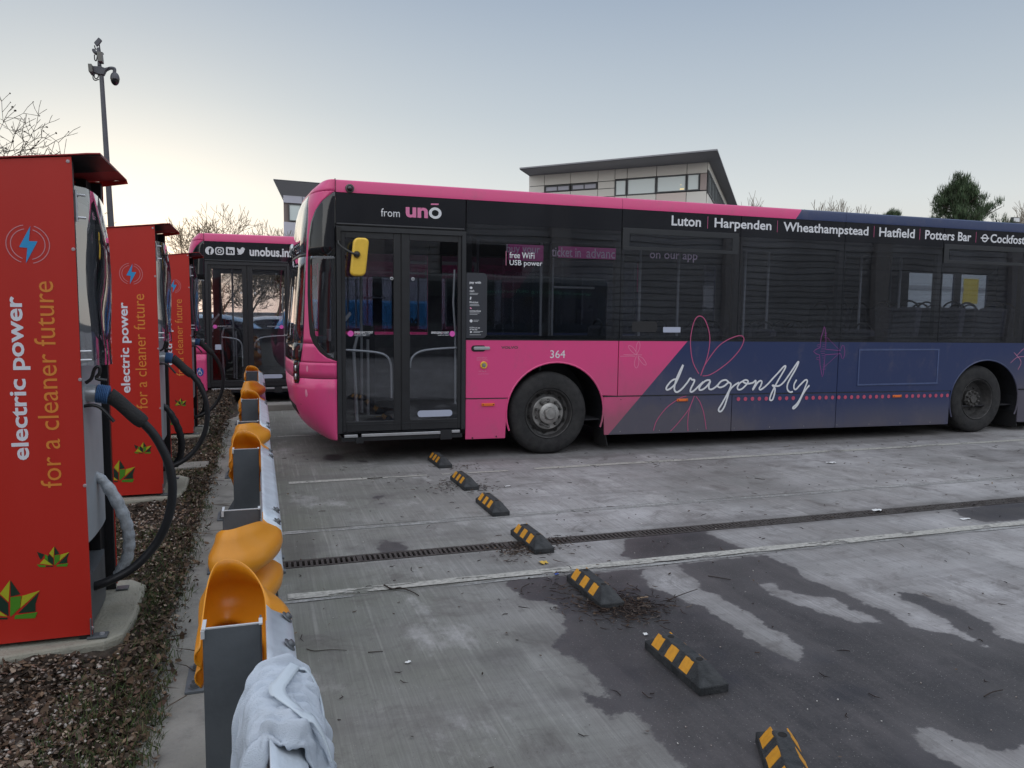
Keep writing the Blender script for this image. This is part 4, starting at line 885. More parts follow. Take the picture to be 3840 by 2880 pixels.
    for (x, z) in ((2.449, .607), (4.93, .597), (8.258, .567)):
        mb = MB(); mb.box(x-.076, x+.076, YB-.014, YB, z-.016, z+.016); o = obj('side_marker', mb, 'orange_lens', r, bev=.004)
        m2 = MB()
        for s in (-1, 1): m2.box(x+s*.06-.005, x+s*.06+.005, YB-.017, YB-.014, z-.005, z+.005)
        obj('marker_screws', m2, 'rubber', o)
    mb = MB(); mb.prism(rrect(1.650, 2.040, .488, .560, .034), 'xz', YB+.0085, YB+.0115); obj('kick_plate', mb, 'pale_label', r)
    r['_tmp'] = 1; del r['_tmp']
    return r
bus1 = base_bus('single_deck_bus', 'long pink and navy single-deck bus parked side-on in the middle of the yard')
bus2 = dup(bus1, (BL[0]-1.62, BL[1]+6.0, -.06), 'pink bus parked behind, showing its black doors and website lettering')
bus2.name = 'single_deck_bus'
for b_ in (bus1, bus2): b_['group'] = 'pink buses parked in the yard'
def strokes(name, paths, rad, material, parent, dy, Y0_=None, k=4, smoothp=True, n=6):
    mb = MB(); y = (Y0_ if Y0_ is not None else YB)-dy
    for P in paths:
        Q = [(p[0], y, p[1]) for p in P]
        if smoothp and len(Q) > 2: Q = smoothpath(Q, k)
        mb.tube(Q, rad, n, flat=(1, .18, 1))
    return obj(name, mb, material, parent, smooth=True)
B = bus1; Yt = YB-.0012
# lettering and marks on bus 1
text('lettering', 'from', 1.258, 1.458, 2.629, 2.713, 'white_vinyl', B, .0, Y=Yt)
text('logo_lettering', 'un', 1.521, 1.760, 2.632, 2.742, 'pink_vinyl', B, .035, Y=Yt)
def ring_mesh(cx, cz, ro, ri, y, n=28, sx=1.):
    mb = MB(); V = []
    for k in range(n):
        a = 2*math.pi*k/n; V += [(cx+ro*sx*math.cos(a), y, cz+ro*math.sin(a)), (cx+ri*sx*math.cos(a), y, cz+ri*math.sin(a))]
    mb.add(V, [(2*k, (2*k+2) % (2*n), (2*k+3) % (2*n), 2*k+1) for k in range(n)]); return mb
obj('logo_ring', ring_mesh(1.84, 2.692, .060, .033, Yt, sx=1.15), 'white_vinyl', B)
mb = MB(); mb.prism([(1.792, 2.776), (1.876, 2.780), (1.876, 2.795), (1.792, 2.791)], 'xz', Yt-.0006, Yt); obj('logo_bar', mb, 'pink_vinyl', B)
for s, x0, x1, z0, z1 in (('Luton', 4.710, 5.110, 2.694, 2.812), ('Harpenden', 5.300, 6.120, 2.664, 2.812), ('Wheathampstead', 6.298, 7.628, 2.662, 2.812), ('Hatfield', 7.806, 8.402, 2.693, 2.814), ('Potters Bar', 8.582, 9.400, 2.690, 2.812), ('Cockfosters', 9.754, 10.62, 2.690, 2.810)):
    text('route_lettering', s, x0, x1, z0, z1, 'white_vinyl', B, .018, Y=Yt)
for x in (5.204, 6.208, 7.72, 8.489, 9.486):
    mb = MB(); mb.prism([(x-.0035, 2.68), (x+.0035, 2.68), (x+.0035, 2.826), (x-.0035, 2.826)], 'xz', Yt-.0006, Yt); obj('divider_bar', mb, 'pink_line', B)
obj('roundel_ring', ring_mesh(9.649, 2.747, .055, .038, Yt), 'white_vinyl', B)
mb = MB(); mb.prism([(9.572, 2.738), (9.726, 2.738), (9.726, 2.756), (9.572, 2.756)], 'xz', Yt-.0012, Yt-.0006); obj('roundel_bar', mb, 'white_vinyl', B)
Yg = YB+.0012
text('window_lettering', 'free WiFi', 2.684, 2.980, 2.243, 2.312, 'white_vinyl', B, .008, Y=Yg-.0008)
text('window_lettering', 'USB power', 2.686, 3.076, 2.148, 2.224, 'white_vinyl', B, .008, Y=Yg-.0008)
strokes('window_mark', [[(2.645, 2.32), (2.645, 2.16)]], .003, 'pale_pink_line', B, -.0005, smoothp=False)
text('fleet_number', '364', 3.188, 3.374, 1.124, 1.213, 'white_vinyl', B, .0, Y=YB-.001)
text('badge_lettering', 'VOLVO', 2.598, 2.796, 1.233, 1.262, 'hub_dark', B, .03, Y=YB-.002)
for k, (xa, xb, xc, xd, dx) in enumerate(((.978, 1.172, .978, 1.098, .936), (1.803, 1.998, 1.876, 1.998, 2.036))):
    yy = YB+.0105
    text('exit_lettering', 'EMERGENCY EXIT', xa, xb, 1.399, 1.423, 'white_vinyl', B, .02, Y=yy)
    text('exit_lettering', 'push to open', xc, xd, 1.374, 1.394, 'white_vinyl', B, .0, Y=yy)
    mb = MB(); mb.prism(disc(dx, 1.399, .031), 'xz', yy-.001, yy); obj('exit_button', mb, 'magenta_dot', B)
# fare notice beside the door
mb = MB(); mb.prism([(2.19, 1.352)]+rrect(2.2, 2.428, 1.352, 2.069, .05)[0:12]+[(2.19, 2.069)], 'xz', YB+.0002, YB+.0018); ntc = obj('fare_notice', mb, 'grey_vinyl', B)
for s, x0, x1, z0, z1, b_ in (('pay with', 2.227, 2.356, 1.944, 1.978, .03), ('cash', 2.228, 2.280, 1.860, 1.884, .02), ('M-ticket', 2.229, 2.327, 1.736, 1.759, .02), ('contactless', 2.229, 2.358, 1.643, 1.663, .02), ('CCTV is in use', 2.230, 2.348, 1.459, 1.475, .03), ('on this bus', 2.230, 2.318, 1.440, 1.455, .03)):
    text('notice_lettering', s, x0, x1, z0, z1, 'white_vinyl', ntc, b_, Y=YB-.0004)
for x0, x1, z in ((2.228, 2.326, 1.845), (2.228, 2.318, 1.833), (2.229, 2.335, 1.722), (2.229, 2.341, 1.710), (2.229, 2.342, 1.630), (2.229, 2.318, 1.615), (2.273, 2.338, 1.550), (2.273, 2.326, 1.536), (2.274, 2.383, 1.425), (2.274, 2.35, 1.414), (2.231, 2.360, 1.389)):
    strokes('notice_line', [[(x0, z), (x1, z)]], .0028, 'handrail', ntc, .0003, smoothp=False)
for nm, pts, mt in (('notice_coins', disc(2.244, 1.905, .016, 14, .014), 'white_vinyl'), ('notice_phone', [(2.229, 1.777), (2.243, 1.774), (2.249, 1.806), (2.235, 1.809)], 'white_vinyl'), ('notice_card', [(2.229, 1.683), (2.245, 1.669), (2.254, 1.680), (2.237, 1.694)], 'pale_pink_line'), ('notice_badge', disc(2.247, 1.542, .017, 16), 'white_vinyl'), ('notice_camera', [(2.236, 1.409), (2.25, 1.412), (2.262, 1.42), (2.25, 1.428), (2.236, 1.429)], 'white_vinyl')):
    mb = MB(); mb.prism(pts, 'xz', YB-.0006, YB+.0002); obj(nm, mb, mt, ntc)
mb = MB(); mb.prism(rrect(2.250, 2.416, 1.203, 1.272, .033), 'xz', YB-.006, YB); hd = obj('fuel_flap_latch', mb, 'rubber', B, bev=.003)
mb = MB(); mb.prism(rrect(2.276, 2.465, 1.223, 1.257, .015), 'xz', YB-.014, YB-.006); obj('latch_handle', mb, 'aluminium', hd, bev=.004)
mb = MB(); mb.lathe([(.041, YB), (.040, YB-.012), (.033, YB-.016), (.026, YB-.012), (.0, YB-.012)], 24, (2.395, 0, 1.052)); eb = obj('emergency_button', mb, 'yellow_plastic', B, smooth=True)
mb = MB(); mb.lathe([(.024, YB-.012), (.022, YB-.017), (.0, YB-.018)], 18, (2.395, 0, 1.050)); obj('button_cap', mb, 'hub', eb)
for s, x0, x1, z0, z1 in (('EMERGENCY', 2.316, 2.435, 1.126, 1.140), ('DOOR CONTROL', 2.316, 2.444, 1.102, 1.116), ('Lift flap &', 2.338, 2.425, .973, .990), ('push button', 2.338, 2.453, .945, .960)): text('button_lettering', s, x0, x1, z0, z1, 'pale_pink_line', B, .0, Y=YB-.001)
mb = MB(); mb.prism(rrect(4.222, 4.555, 1.425, 1.552, .03), 'xz', YB+.0005, YB+.0018); obj('window_sticker', mb, 'smoke_patch', B)
mb = MB(); mb.prism(rrect(4.640, 4.877, 1.422, 1.487, .006), 'xz', YB+.0005, YB+.0018); obj('window_sticker', mb, 'pale_label', B, label='pale blue-grey window sticker')
# adverts inside above the windows
for s, x0, x1, z0, z1, px0, px1 in (('buy your', 2.66, 3.06, 2.28, 2.40, 2.70, 3.10), ('ticket in', 3.20, 3.56, 2.28, 2.39, 3.30, 3.60), ('advance', 3.63, 4.06, 2.28, 2.39, 3.62, 4.09)):
    mb = MB(); mb.box(px0-.02, px1, YB+.035, YB+.037, 2.22 if px0 < 3 else 2.27, 2.40); ad = obj('window_advert', mb, 'ad_pink', B)
    text('advert_lettering', s, x0, x1, z0, z1, 'ad_text', ad, .01, Y=YB+.0335)
text('advert_lettering', 'on our app', 4.45, 5.10, 2.27, 2.37, 'ad_text', B, .01, Y=YB+.035)
# the script and the drawings along the side
SC = [[(4.857,.838),(4.823,.854),(4.771,.834),(4.72,.781),(4.701,.741),(4.722,.726),(4.774,.751),(4.832,.809),(4.888,.926),(4.927,1.026),(4.899,.985),(4.843,.868),(4.819,.785),(4.815,.727),(4.842,.696),(4.882,.707),(4.934,.748),(4.992,.812),(5.031,.862),(5.055,.844),(5.09,.84),(5.081,.804),(5.046,.74),(5.037,.704),(5.058,.693),(5.098,.715),(5.157,.767),(5.216,.816)],
[(5.312,.834),(5.257,.831),(5.197,.79),(5.161,.737),(5.175,.714),(5.223,.726),(5.28,.771),(5.319,.827),(5.298,.771),(5.302,.728),(5.337,.719),(5.384,.741),(5.425,.772)],
[(5.58,.802),(5.54,.832),(5.478,.821),(5.434,.782),(5.425,.756),(5.461,.741),(5.523,.76),(5.577,.799),(5.613,.78),(5.601,.722),(5.556,.638),(5.491,.531),(5.451,.471),(5.459,.441),(5.494,.446),(5.534,.505),(5.571,.614),(5.599,.698),(5.656,.758),(5.732,.799)],
[(5.795,.816),(5.746,.792),(5.713,.744),(5.722,.71),(5.771,.713),(5.833,.76),(5.866,.809),(5.83,.828),(5.788,.81),(5.846,.782),(5.932,.789),(5.976,.819),(5.975,.776),(5.936,.703),(5.956,.721),(6.004,.788),(6.045,.814),(6.071,.801),(6.056,.75),(6.036,.72),(6.051,.7),(6.094,.719),(6.164,.773),(6.233,.839),(6.317,.918),(6.387,.986),(6.419,.998),(6.41,.961),(6.363,.887),(6.308,.801),(6.254,.709),(6.208,.611),(6.206,.564),(6.244,.57),(6.269,.647),(6.272,.715),(6.23,.753),(6.282,.743),(6.341,.747),(6.405,.793),(6.467,.867),(6.537,.959),(6.599,1.039),(6.617,1.049),(6.608,1.014),(6.567,.94),(6.499,.835),(6.461,.755),(6.466,.692),(6.508,.659),(6.548,.666)],
[(6.599,.818),(6.565,.759),(6.565,.709),(6.596,.693),(6.653,.745),(6.732,.81),(6.767,.802),(6.747,.737),(6.691,.612),(6.628,.513),(6.561,.458),(6.582,.446),(6.64,.5),(6.705,.624),(6.761,.699),(6.804,.742)]]
strokes('name_script', SC, .0125, 'white_vinyl', B, .006)
W1 = [(5.151,.916),(5.071,1.042),(5.032,1.184),(5.019,1.349),(5.047,1.514),(5.09,1.602),(5.143,1.623),(5.206,1.585),(5.265,1.468),(5.291,1.337),(5.277,1.183),(5.241,1.052),(5.179,.892)]
W2 = [(5.179,.892),(5.222,1.005),(5.313,1.135),(5.418,1.254),(5.54,1.331),(5.677,1.379),(5.755,1.379),(5.782,1.331),(5.74,1.229),(5.633,1.109),(5.512,1.014),(5.376,.931),(5.282,.894),(5.207,.888)]
L1 = [[(4.985,.643),(4.912,.626),(4.833,.584),(4.729,.516),(4.639,.424),(4.576,.331),(4.547,.232)],[(5.1,.643),(5.063,.554),(5.012,.46),(4.922,.355),(4.844,.274),(4.779,.215)],[(5.098,.643),(5.057,.542),(5.027,.436),(5.018,.316),(5.026,.211)],[(5.121,.637),(5.178,.569),(5.231,.454),(5.263,.332),(5.284,.22)]]
strokes('dragonfly_drawing', [W1, W2], .0065, 'pink_line', B, .0025); strokes('dragonfly_drawing', L1, .0055, 'pink_line', B, .0025)
S1 = [[(4.281,1.154),(4.22,1.2),(4.183,1.246),(4.192,1.265),(4.237,1.246),(4.28,1.194),(4.286,1.154)],[(4.286,1.154),(4.283,1.223),(4.294,1.286),(4.315,1.312),(4.332,1.286),(4.33,1.234),(4.303,1.176),(4.291,1.154)],[(4.292,1.14),(4.27,1.085),(4.269,1.027),(4.293,.997),(4.318,1.026),(4.324,1.084),(4.311,1.136)],[(4.315,1.14),(4.369,1.118),(4.41,1.072),(4.424,1.037),(4.404,1.031),(4.358,1.066),(4.32,1.119),(4.312,1.14)],[(4.076,1.138),(4.215,1.14),(4.273,1.136)],[(4.119,1.157),(4.24,1.154),(4.362,1.153)]]
strokes('small_dragonfly_drawing', S1, .0032, 'pale_pink_line', B, .0015)
PL = [(6.997,1.503),(6.981,1.44),(6.955,1.356),(6.947,1.231),(6.883,1.209),(6.848,1.181),(6.886,1.153),(6.944,1.136),(6.96,1.005),(6.994,.886),(7.002,.847),(7.018,.886),(7.026,1.021),(7.032,1.138),(7.266,1.15),(7.282,1.15),(7.3,1.094),(7.322,1.082),(7.34,1.119),(7.347,1.179),(7.326,1.255),(7.304,1.264),(7.286,1.23),(7.274,1.191),(7.036,1.209),(7.033,1.356),(7.015,1.473),(6.997,1.503)]
ribs = [[(6.955+.012*abs(k), z), (7.03-.004*abs(k), z)] for k, z in zip(range(-8, 9), np.linspace(.95, 1.42, 17))]
strokes('aircraft_drawing', [PL], .004, 'purple_line', B, .002, smoothp=False)
strokes('aircraft_drawing', ribs+[[(7.047,1.365),(7.274,1.188)],[(7.029,.979),(7.265,1.162)],[(6.944,1.273),(6.906,1.268),(6.895,1.251),(6.946,1.236)],[(6.944,1.105),(6.899,1.102),(6.896,1.081),(6.942,1.072)]], .0024, 'purple_line', B, .002, smoothp=False)
strokes('rear_drawing', [[(10.35,1.15),(10.5,1.02),(10.45,.9)],[(10.40,1.10),(10.62,1.25),(10.8,1.2)],[(10.3,1.0),(10.42,1.08),(10.6,1.09)]], .003, 'pale_pink_line', B, .002)
x = 5.735; i = 0
while x < 9.2:
    if not (8.17 < x < 8.35 or 6.17 < x < 6.26 or 6.64 < x < 6.72):
        mb = MB(); z = .588-.0095*(x-5.735); mb.prism(disc(x, z, .026, 12), 'xz', YB-.0042, YB-.0032); obj('dot_mark', mb, 'dot_pink', B)
    x += .1035
# door mirror and roof camera
mt_ = MB(); out2 = rrect(.925, 1.080, 1.990, 2.375, .05); cx_, cz_ = 1.003, 2.183
out2 = [(cx_+(p[0]-cx_)*1+(p[1]-cz_)*.11, p[1]) for p in out2]
mt_.prism(out2, 'xz', YB-.27, YB-.19)
mir = obj('door_mirror', mt_, 'yellow_plastic', B, bev=.018, smooth=True)
mg = MB(); mg.prism([(cx_+(p[0]-cx_)*.88, cz_+(p[1]-cz_)*.94) for p in out2], 'xz', YB-.19, YB-.186); obj('mirror_glass', mg, 'handrail', mir)
bj = MB(); bj.lathe([(.0, YB-.315), (.022, YB-.31), (.034, YB-.29), (.034, YB-.27)], 16, (.972, 0, 2.205)); obj('mirror_clamp', bj, 'mirror_black', mir, smooth=True)
ar = MB(); ar.tube(smoothpath([(.815, YB-.03, 2.40), (.815, YB-.05, 2.33), (.86, YB-.16, 2.27), (.93, YB-.29, 2.215), (.972, YB-.30, 2.205)], 4), .011, 8); ar.box(.795, .838, YB-.045, YB-.012, 2.355, 2.495); obj('mirror_arm', ar, 'mirror_black', B, smooth=True)
cd = MB(); cd.lathe([(.046, YB), (.044, YB-.014), (.030, YB-.022)], 24, (.938, 0, 2.897)); cdo = obj('roof_camera', cd, 'hub_dark', B, smooth=True)
cd = MB(); cd.lathe([(.028, YB-.018), (.024, YB-.036), (.012, YB-.046), (.0, YB-.048)], 18, (.938, 0, 2.893)); obj('camera_dome', cd, 'gloss_black', cdo, smooth='all')
# extra frames, screws
for x, z in ((2.27, .235), (2.55, .24)):
    mb = MB(); mb.lathe([(.009, YB), (.008, YB-.004), (.0, YB-.004)], 12, (x, 0, z)); obj('panel_screw', mb, 'rubber', B)
for k_ in range(18):
    xx = 4.1+k_*.53
    if 9.1 < xx < 10.6: continue
    for dz in (.035, .42):
        mb = MB(); mb.lathe([(.006, YB), (.005, YB-.003), (.0, YB-.003)], 8, (xx, 0, zk(xx)+dz)); obj('panel_screw', mb, 'hub' if dz < .1 else 'rubber', B)
mb = MB(); mb.tube([(8.2, YB+.03, .1), (8.9, YB+.2, .13)], .01, 6)

# lettering on bus 2
D = (-1.62, 6.0, -.06); Y2 = YB+D[1]-.0012
def P2(x, y): p = at(x, y, Y2); return (p[0], p[2])
k7 = lambda x, y: (600+x*.48231, 650+y*.48231)
def bx7(x0, y0, x1, y1): a = P2(*k7(x0, y1)); b = P2(*k7(x1, y0)); return a[0], b[0], a[1], b[1]
a, b_, c_, d_ = bx7(697, 582, 1013, 643)
text('web_lettering', 'unobus.info', a, a+(b_-a)*1.17, c_, d_, 'white_vinyl', bus2, .03, Y=Y2)
a, b_, c_, d_ = bx7(352, 570, 418, 632); cx, cz = (a+b_)/2, (c_+d_)/2; R_ = (d_-c_)/2
mb = MB(); mb.prism(disc(cx, cz, R_), 'xz', Y2-.0006, Y2); ic = obj('social_icon', mb, 'white_vinyl', bus2); text('icon_letter', 'f', cx-R_*.25, cx+R_*.45, cz-R_*.95, cz+R_*.62, 'gloss_black', ic, .05, Y=Y2-.0014)
def sq(px0, px1):
    a, _, c_, d_ = bx7(px0, 575, px1, 633); b_ = bx7(px0, 575, px1, 633)[1]; return a, b_, c_, d_
a, b_, c_, d_ = sq(430, 496); mb = MB(); mb.prism(rrect(a, b_, c_, d_, (b_-a)*.28), 'xz', Y2-.0006, Y2); ic = obj('social_icon', mb, 'white_vinyl', bus2)
e = (b_-a)*.13; mb = MB(); mb.prism(rrect(a+e, b_-e, c_+e, d_-e, (b_-a)*.2), 'xz', Y2-.0014, Y2-.0008); obj('icon_inset', mb, 'gloss_black', ic)
obj('icon_ring', ring_mesh((a+b_)/2, (c_+d_)/2, (b_-a)*.24, (b_-a)*.14, Y2-.002), 'white_vinyl', ic)
a, b_, c_, d_ = sq(514, 580); mb = MB(); mb.prism(rrect(a, b_, c_, d_, (b_-a)*.08), 'xz', Y2-.0006, Y2); ic = obj('social_icon', mb, 'white_vinyl', bus2); e = (b_-a)*.17; text('icon_letter', 'in', a+e, b_-e, c_+e, d_-e, 'gloss_black', ic, .05, Y=Y2-.0014)
a, b_, c_, d_ = sq(596, 662); W_, H_ = b_-a, d_-c_
bird = [(0, .12), (.3, .15), (.12, .3), (.22, .33), (.05, .5), (.15, .52), (.04, .75), (.08, .9), (.3, .72), (.48, .68), (.5, .85), (.62, .97), (.75, .97), (.86, .88), (.98, .92), (.90, .80), (1, .78), (.9, .68), (.86, .45), (.7, .2), (.5, .06), (.25, .03)]
mb = MB(); mb.prism([(a+W_*p, c_+H_*q) for p, q in bird], 'xz', Y2-.0006, Y2); obj('social_icon', mb, 'white_vinyl', bus2)
x2, z2 = D[0], D[2]
for dx, xa, xb in ((.936, .978, 1.20), (2.036, 1.80, 1.998)):
    mb = MB(); mb.prism(disc(dx+x2, 1.399+z2, .034), 'xz', YB+6.0095, YB+6.0105); obj('exit_button', mb, 'magenta_dot', bus2)
    text('exit_lettering', 'EMERGENCY EXIT', xa+x2, xb+x2, 1.397+z2, 1.418+z2, 'handrail', bus2, .0, Y=YB+6.0102)
mb = MB(); c0 = at(744, 1395, YB+5.99); mb.prism(disc(c0[0], c0[2], .085), 'xz', YB+5.985, YB+5.995)
a = at(735, 1290, YB+6.); b_ = at(771, 1432, YB+6.)
# wheelchair badge on the pink corner panel left of the doors
def nsb(u, z): p = NS(u, z); return (p[0]+D[0]-.0, p[1]+D[1]-.003, p[2]+D[2])
mb = MB(); cz = c0[2]-D[2]; V = [nsb(.18, cz)]
V = [tuple(np.array(nsb(.18+.10*math.cos(t_), cz+.075*math.sin(t_)))+np.array([-.002, -.006, 0])) for t_ in np.linspace(0, 2*math.pi, 20, endpoint=False)]
mb.add(V, [tuple(range(20))]); bd = obj('access_badge', mb, 'blue_badge', bus2)
mb = MB()
for P in ([(.17, .05), (.175, .0), (.24, -.005), (.25, -.045)], [(.175, .02), (.21, .02)], [(.15, .01), (.13, -.03), (.17, -.055), (.21, -.035)]): mb.tube([tuple(np.array(nsb(u, cz+dz))+np.array([-.004, -.012, 0])) for u, dz in P], .006, 5)
mb.tube([tuple(np.array(nsb(.17, cz+.055+dz))+np.array([-.004, -.012, 0])) for dz in (0, .012)], .008, 6); obj('badge_figure', mb, 'white_vinyl', bd)
mb = MB(); mb.prism(rrect(.905+x2, 1.03+x2, 1.09+z2, 1.36+z2, .03), 'xz', YB+6.03, YB+6.08); obj('ticket_reader', mb, 'mirror_black', bus2, bev=.01)
mb = MB(); mb.prism([(.93+x2, 1.0+z2), (1.03+x2, 1.0+z2), (1.03+x2, 1.09+z2), (.93+x2, 1.09+z2)], 'xz', YB+6.009, YB+6.0105); obj('window_sticker', mb, 'pale_label', bus2)
# ---------------------------------------------------------------- crash barriers
mat('galv', (.66, .73, .80), .42, .25, var=.22, vscale=9, bump=.15, bscale=70, stretch=(1, 1, 2.5), dirt=.25, dcol=(.28, .30, .31))
mat('galv_dark', (.125, .14, .155), .55, .35, var=.25, vscale=6, bump=.1, bscale=60, dirt=.35, dcol=(.08, .085, .085))
mat('galv_edge', (.62, .64, .66), .5, .3); mat('yellow_coat', (.78, .31, .012), .38, var=.07, vscale=5, bump=.06, bscale=120, dirt=.4, dcol=(.42, .17, .02), coat=.1)
mat('bolt_grey', (.15, .16, .17), .5, .6, var=.3)
WP = [(.760, .006), (.742, .022), (.722, .060), (.705, .078), (.675, .083), (.650, .076), (.630, .050), (.615, .012), (.603, .002), (.591, .012), (.576, .050), (.556, .076), (.531, .083), (.501, .078), (.484, .060), (.464, .022), (.446, .006)]
def fishtail(par, y0, sgn, label=None):
    base = smoothpath([(0, -.12), (0, 0), (-.003, .07), (-.018, .14), (-.044, .215), (-.076, .275), (-.108, .308), (-.137, .292), (-.155, .235), (-.163, .14), (-.166, .04), (-.166, -.06)], 4)
    n = len(base); P_ = []
    for i, b in enumerate(base):
        d = base[min(i+1, n-1)]-base[max(i-1, 0)]; d /= np.linalg.norm(d); nx, nv = d[1], -d[0]
        t = i/(n-1); s = 1 if t < .42 else max(.2, 1-(t-.42)*1.9)
        row = []
        for z, o in WP:
            fl_ = .052*math.sin(min(1, max(0, (t-.15)/.85))**.8*math.pi)**1.3; zz = z+fl_*(max(0, (z-.722))/.038-max(0, (.484-z))/.038); q_ = max(0, (t-.62)/.38); zz = .625+(zz-.625)*(1-.62*q_**1.3)
            row.append((b[0]+nx*(o*s+.003), y0+sgn*(b[1]+nv*(o*s+.003)), zz))
        P_.append(row)
    mb = MB(); mb.grid(P_); o = obj('end_terminal', mb, 'yellow_coat', par, smooth='all', solid=.004)
    bb2 = MB()
    for v in (-.02, -.11):
        for z in (.712, .50): bb2.lathe([(.018, .086), (.018, .091), (.012, .093), (.011, .101), (0, .102)], 10, (0, y0+sgn*v, z), 'x')
    return o
def barrier(y0, y1, posts, label, near=True, far=True, far_bolts=True):
    r = thing('crash_barrier', label, 'crash barrier', (-.08, (y0+y1)/2, 0), 'short crash barriers in a row along the bed')
    P_ = [[(o+.004, y, z) for z, o in WP] for y in np.linspace(y0, y1, 8)]
    mb = MB(); mb.grid(P_); obj('rail', mb, 'galv', r, smooth='all', solid=.004)
    if near: fishtail(r, y0, -1)
    if far: fishtail(r, y1, 1)
    for yb in ([y0+.08, y0+.28] if near else [])+([y1-.02, y1-.22] if far else []):
        for (z, x, tilt) in ((.722, .066, 1), (.50, .085, 0)):
            mb = MB(); mb.lathe([(.021, 0), (.021, .003), (.017, .0045), (.0115, .005), (.011, .013), (.0, .0135)], 12, (0, 0, 0), 'x')
            o = obj('rail_bolt', mb, 'bolt_grey', r, local=True, smooth=True); o.location = (x+.003+.08, yb-(y0+y1)/2, z); o.rotation_euler = (0, -.65 if tilt else .1, 0)
    for yp in posts:
        mb = MB(); mb.box(-.155, -.006, yp-.003, yp+.003, .0, .757).box(-.158, -.152, yp+.0, yp+.065, 0, .757).box(-.008, -.002, yp-.0, yp+.065, 0, .757)
        p = obj('post', mb, 'galv_dark', r, bev=.0015)
        mb = MB(); mb.box(-.156, -.005, yp-.0035, yp+.0035, .757, .7605).box(-.160, -.150, yp-.012, yp+.060, .7575, .762).box(-.162, -.152, yp-.014, yp-.004, .735, .7575).box(-.010, -.0, yp-.012, yp+.030, .7575, .762); obj('sawn_edge', mb, 'galv_edge', p)
        mb = MB(); mb.box(-.32, .12, yp-.13, yp+.13, .005, .017); bp = obj('base_plate', mb, 'galv_dark', p, bev=.002)
        mb = MB(); mb.prism([(-.158, .017), (-.158, .20), (-.27, .017)], 'xz', yp-.003, yp+.003); obj('gusset', mb, 'galv_dark', p)
        for bx_, by_ in ((-.285, -.09), (-.285, .09), (.085, -.09), (.085, .09)):
            mb = MB(); mb.lathe([(.024, .017), (.024, .021), (.017, .0215), (.016, .036), (.009, .037), (.009, .052), (0, .052)], 10, (bx_, yp+by_, 0), 'z'); obj('anchor_bolt', mb, 'bolt_grey', p, smooth=True)
    return r
barrier(-.6, 2.335, (.62, 2.205), 'nearest galvanised barrier with the pale cloth hung over its rail', near=False)
barrier(3.33, 5.20, (3.52, 5.08), 'second barrier, its big yellow curved end facing the first')
barrier(6.16, 8.05, (6.35, 7.93), 'third barrier along, beside the second red charger')
barrier(9.69, 11.68, (9.88, 11.56), 'farthest barrier, ending just short of the rear bus')

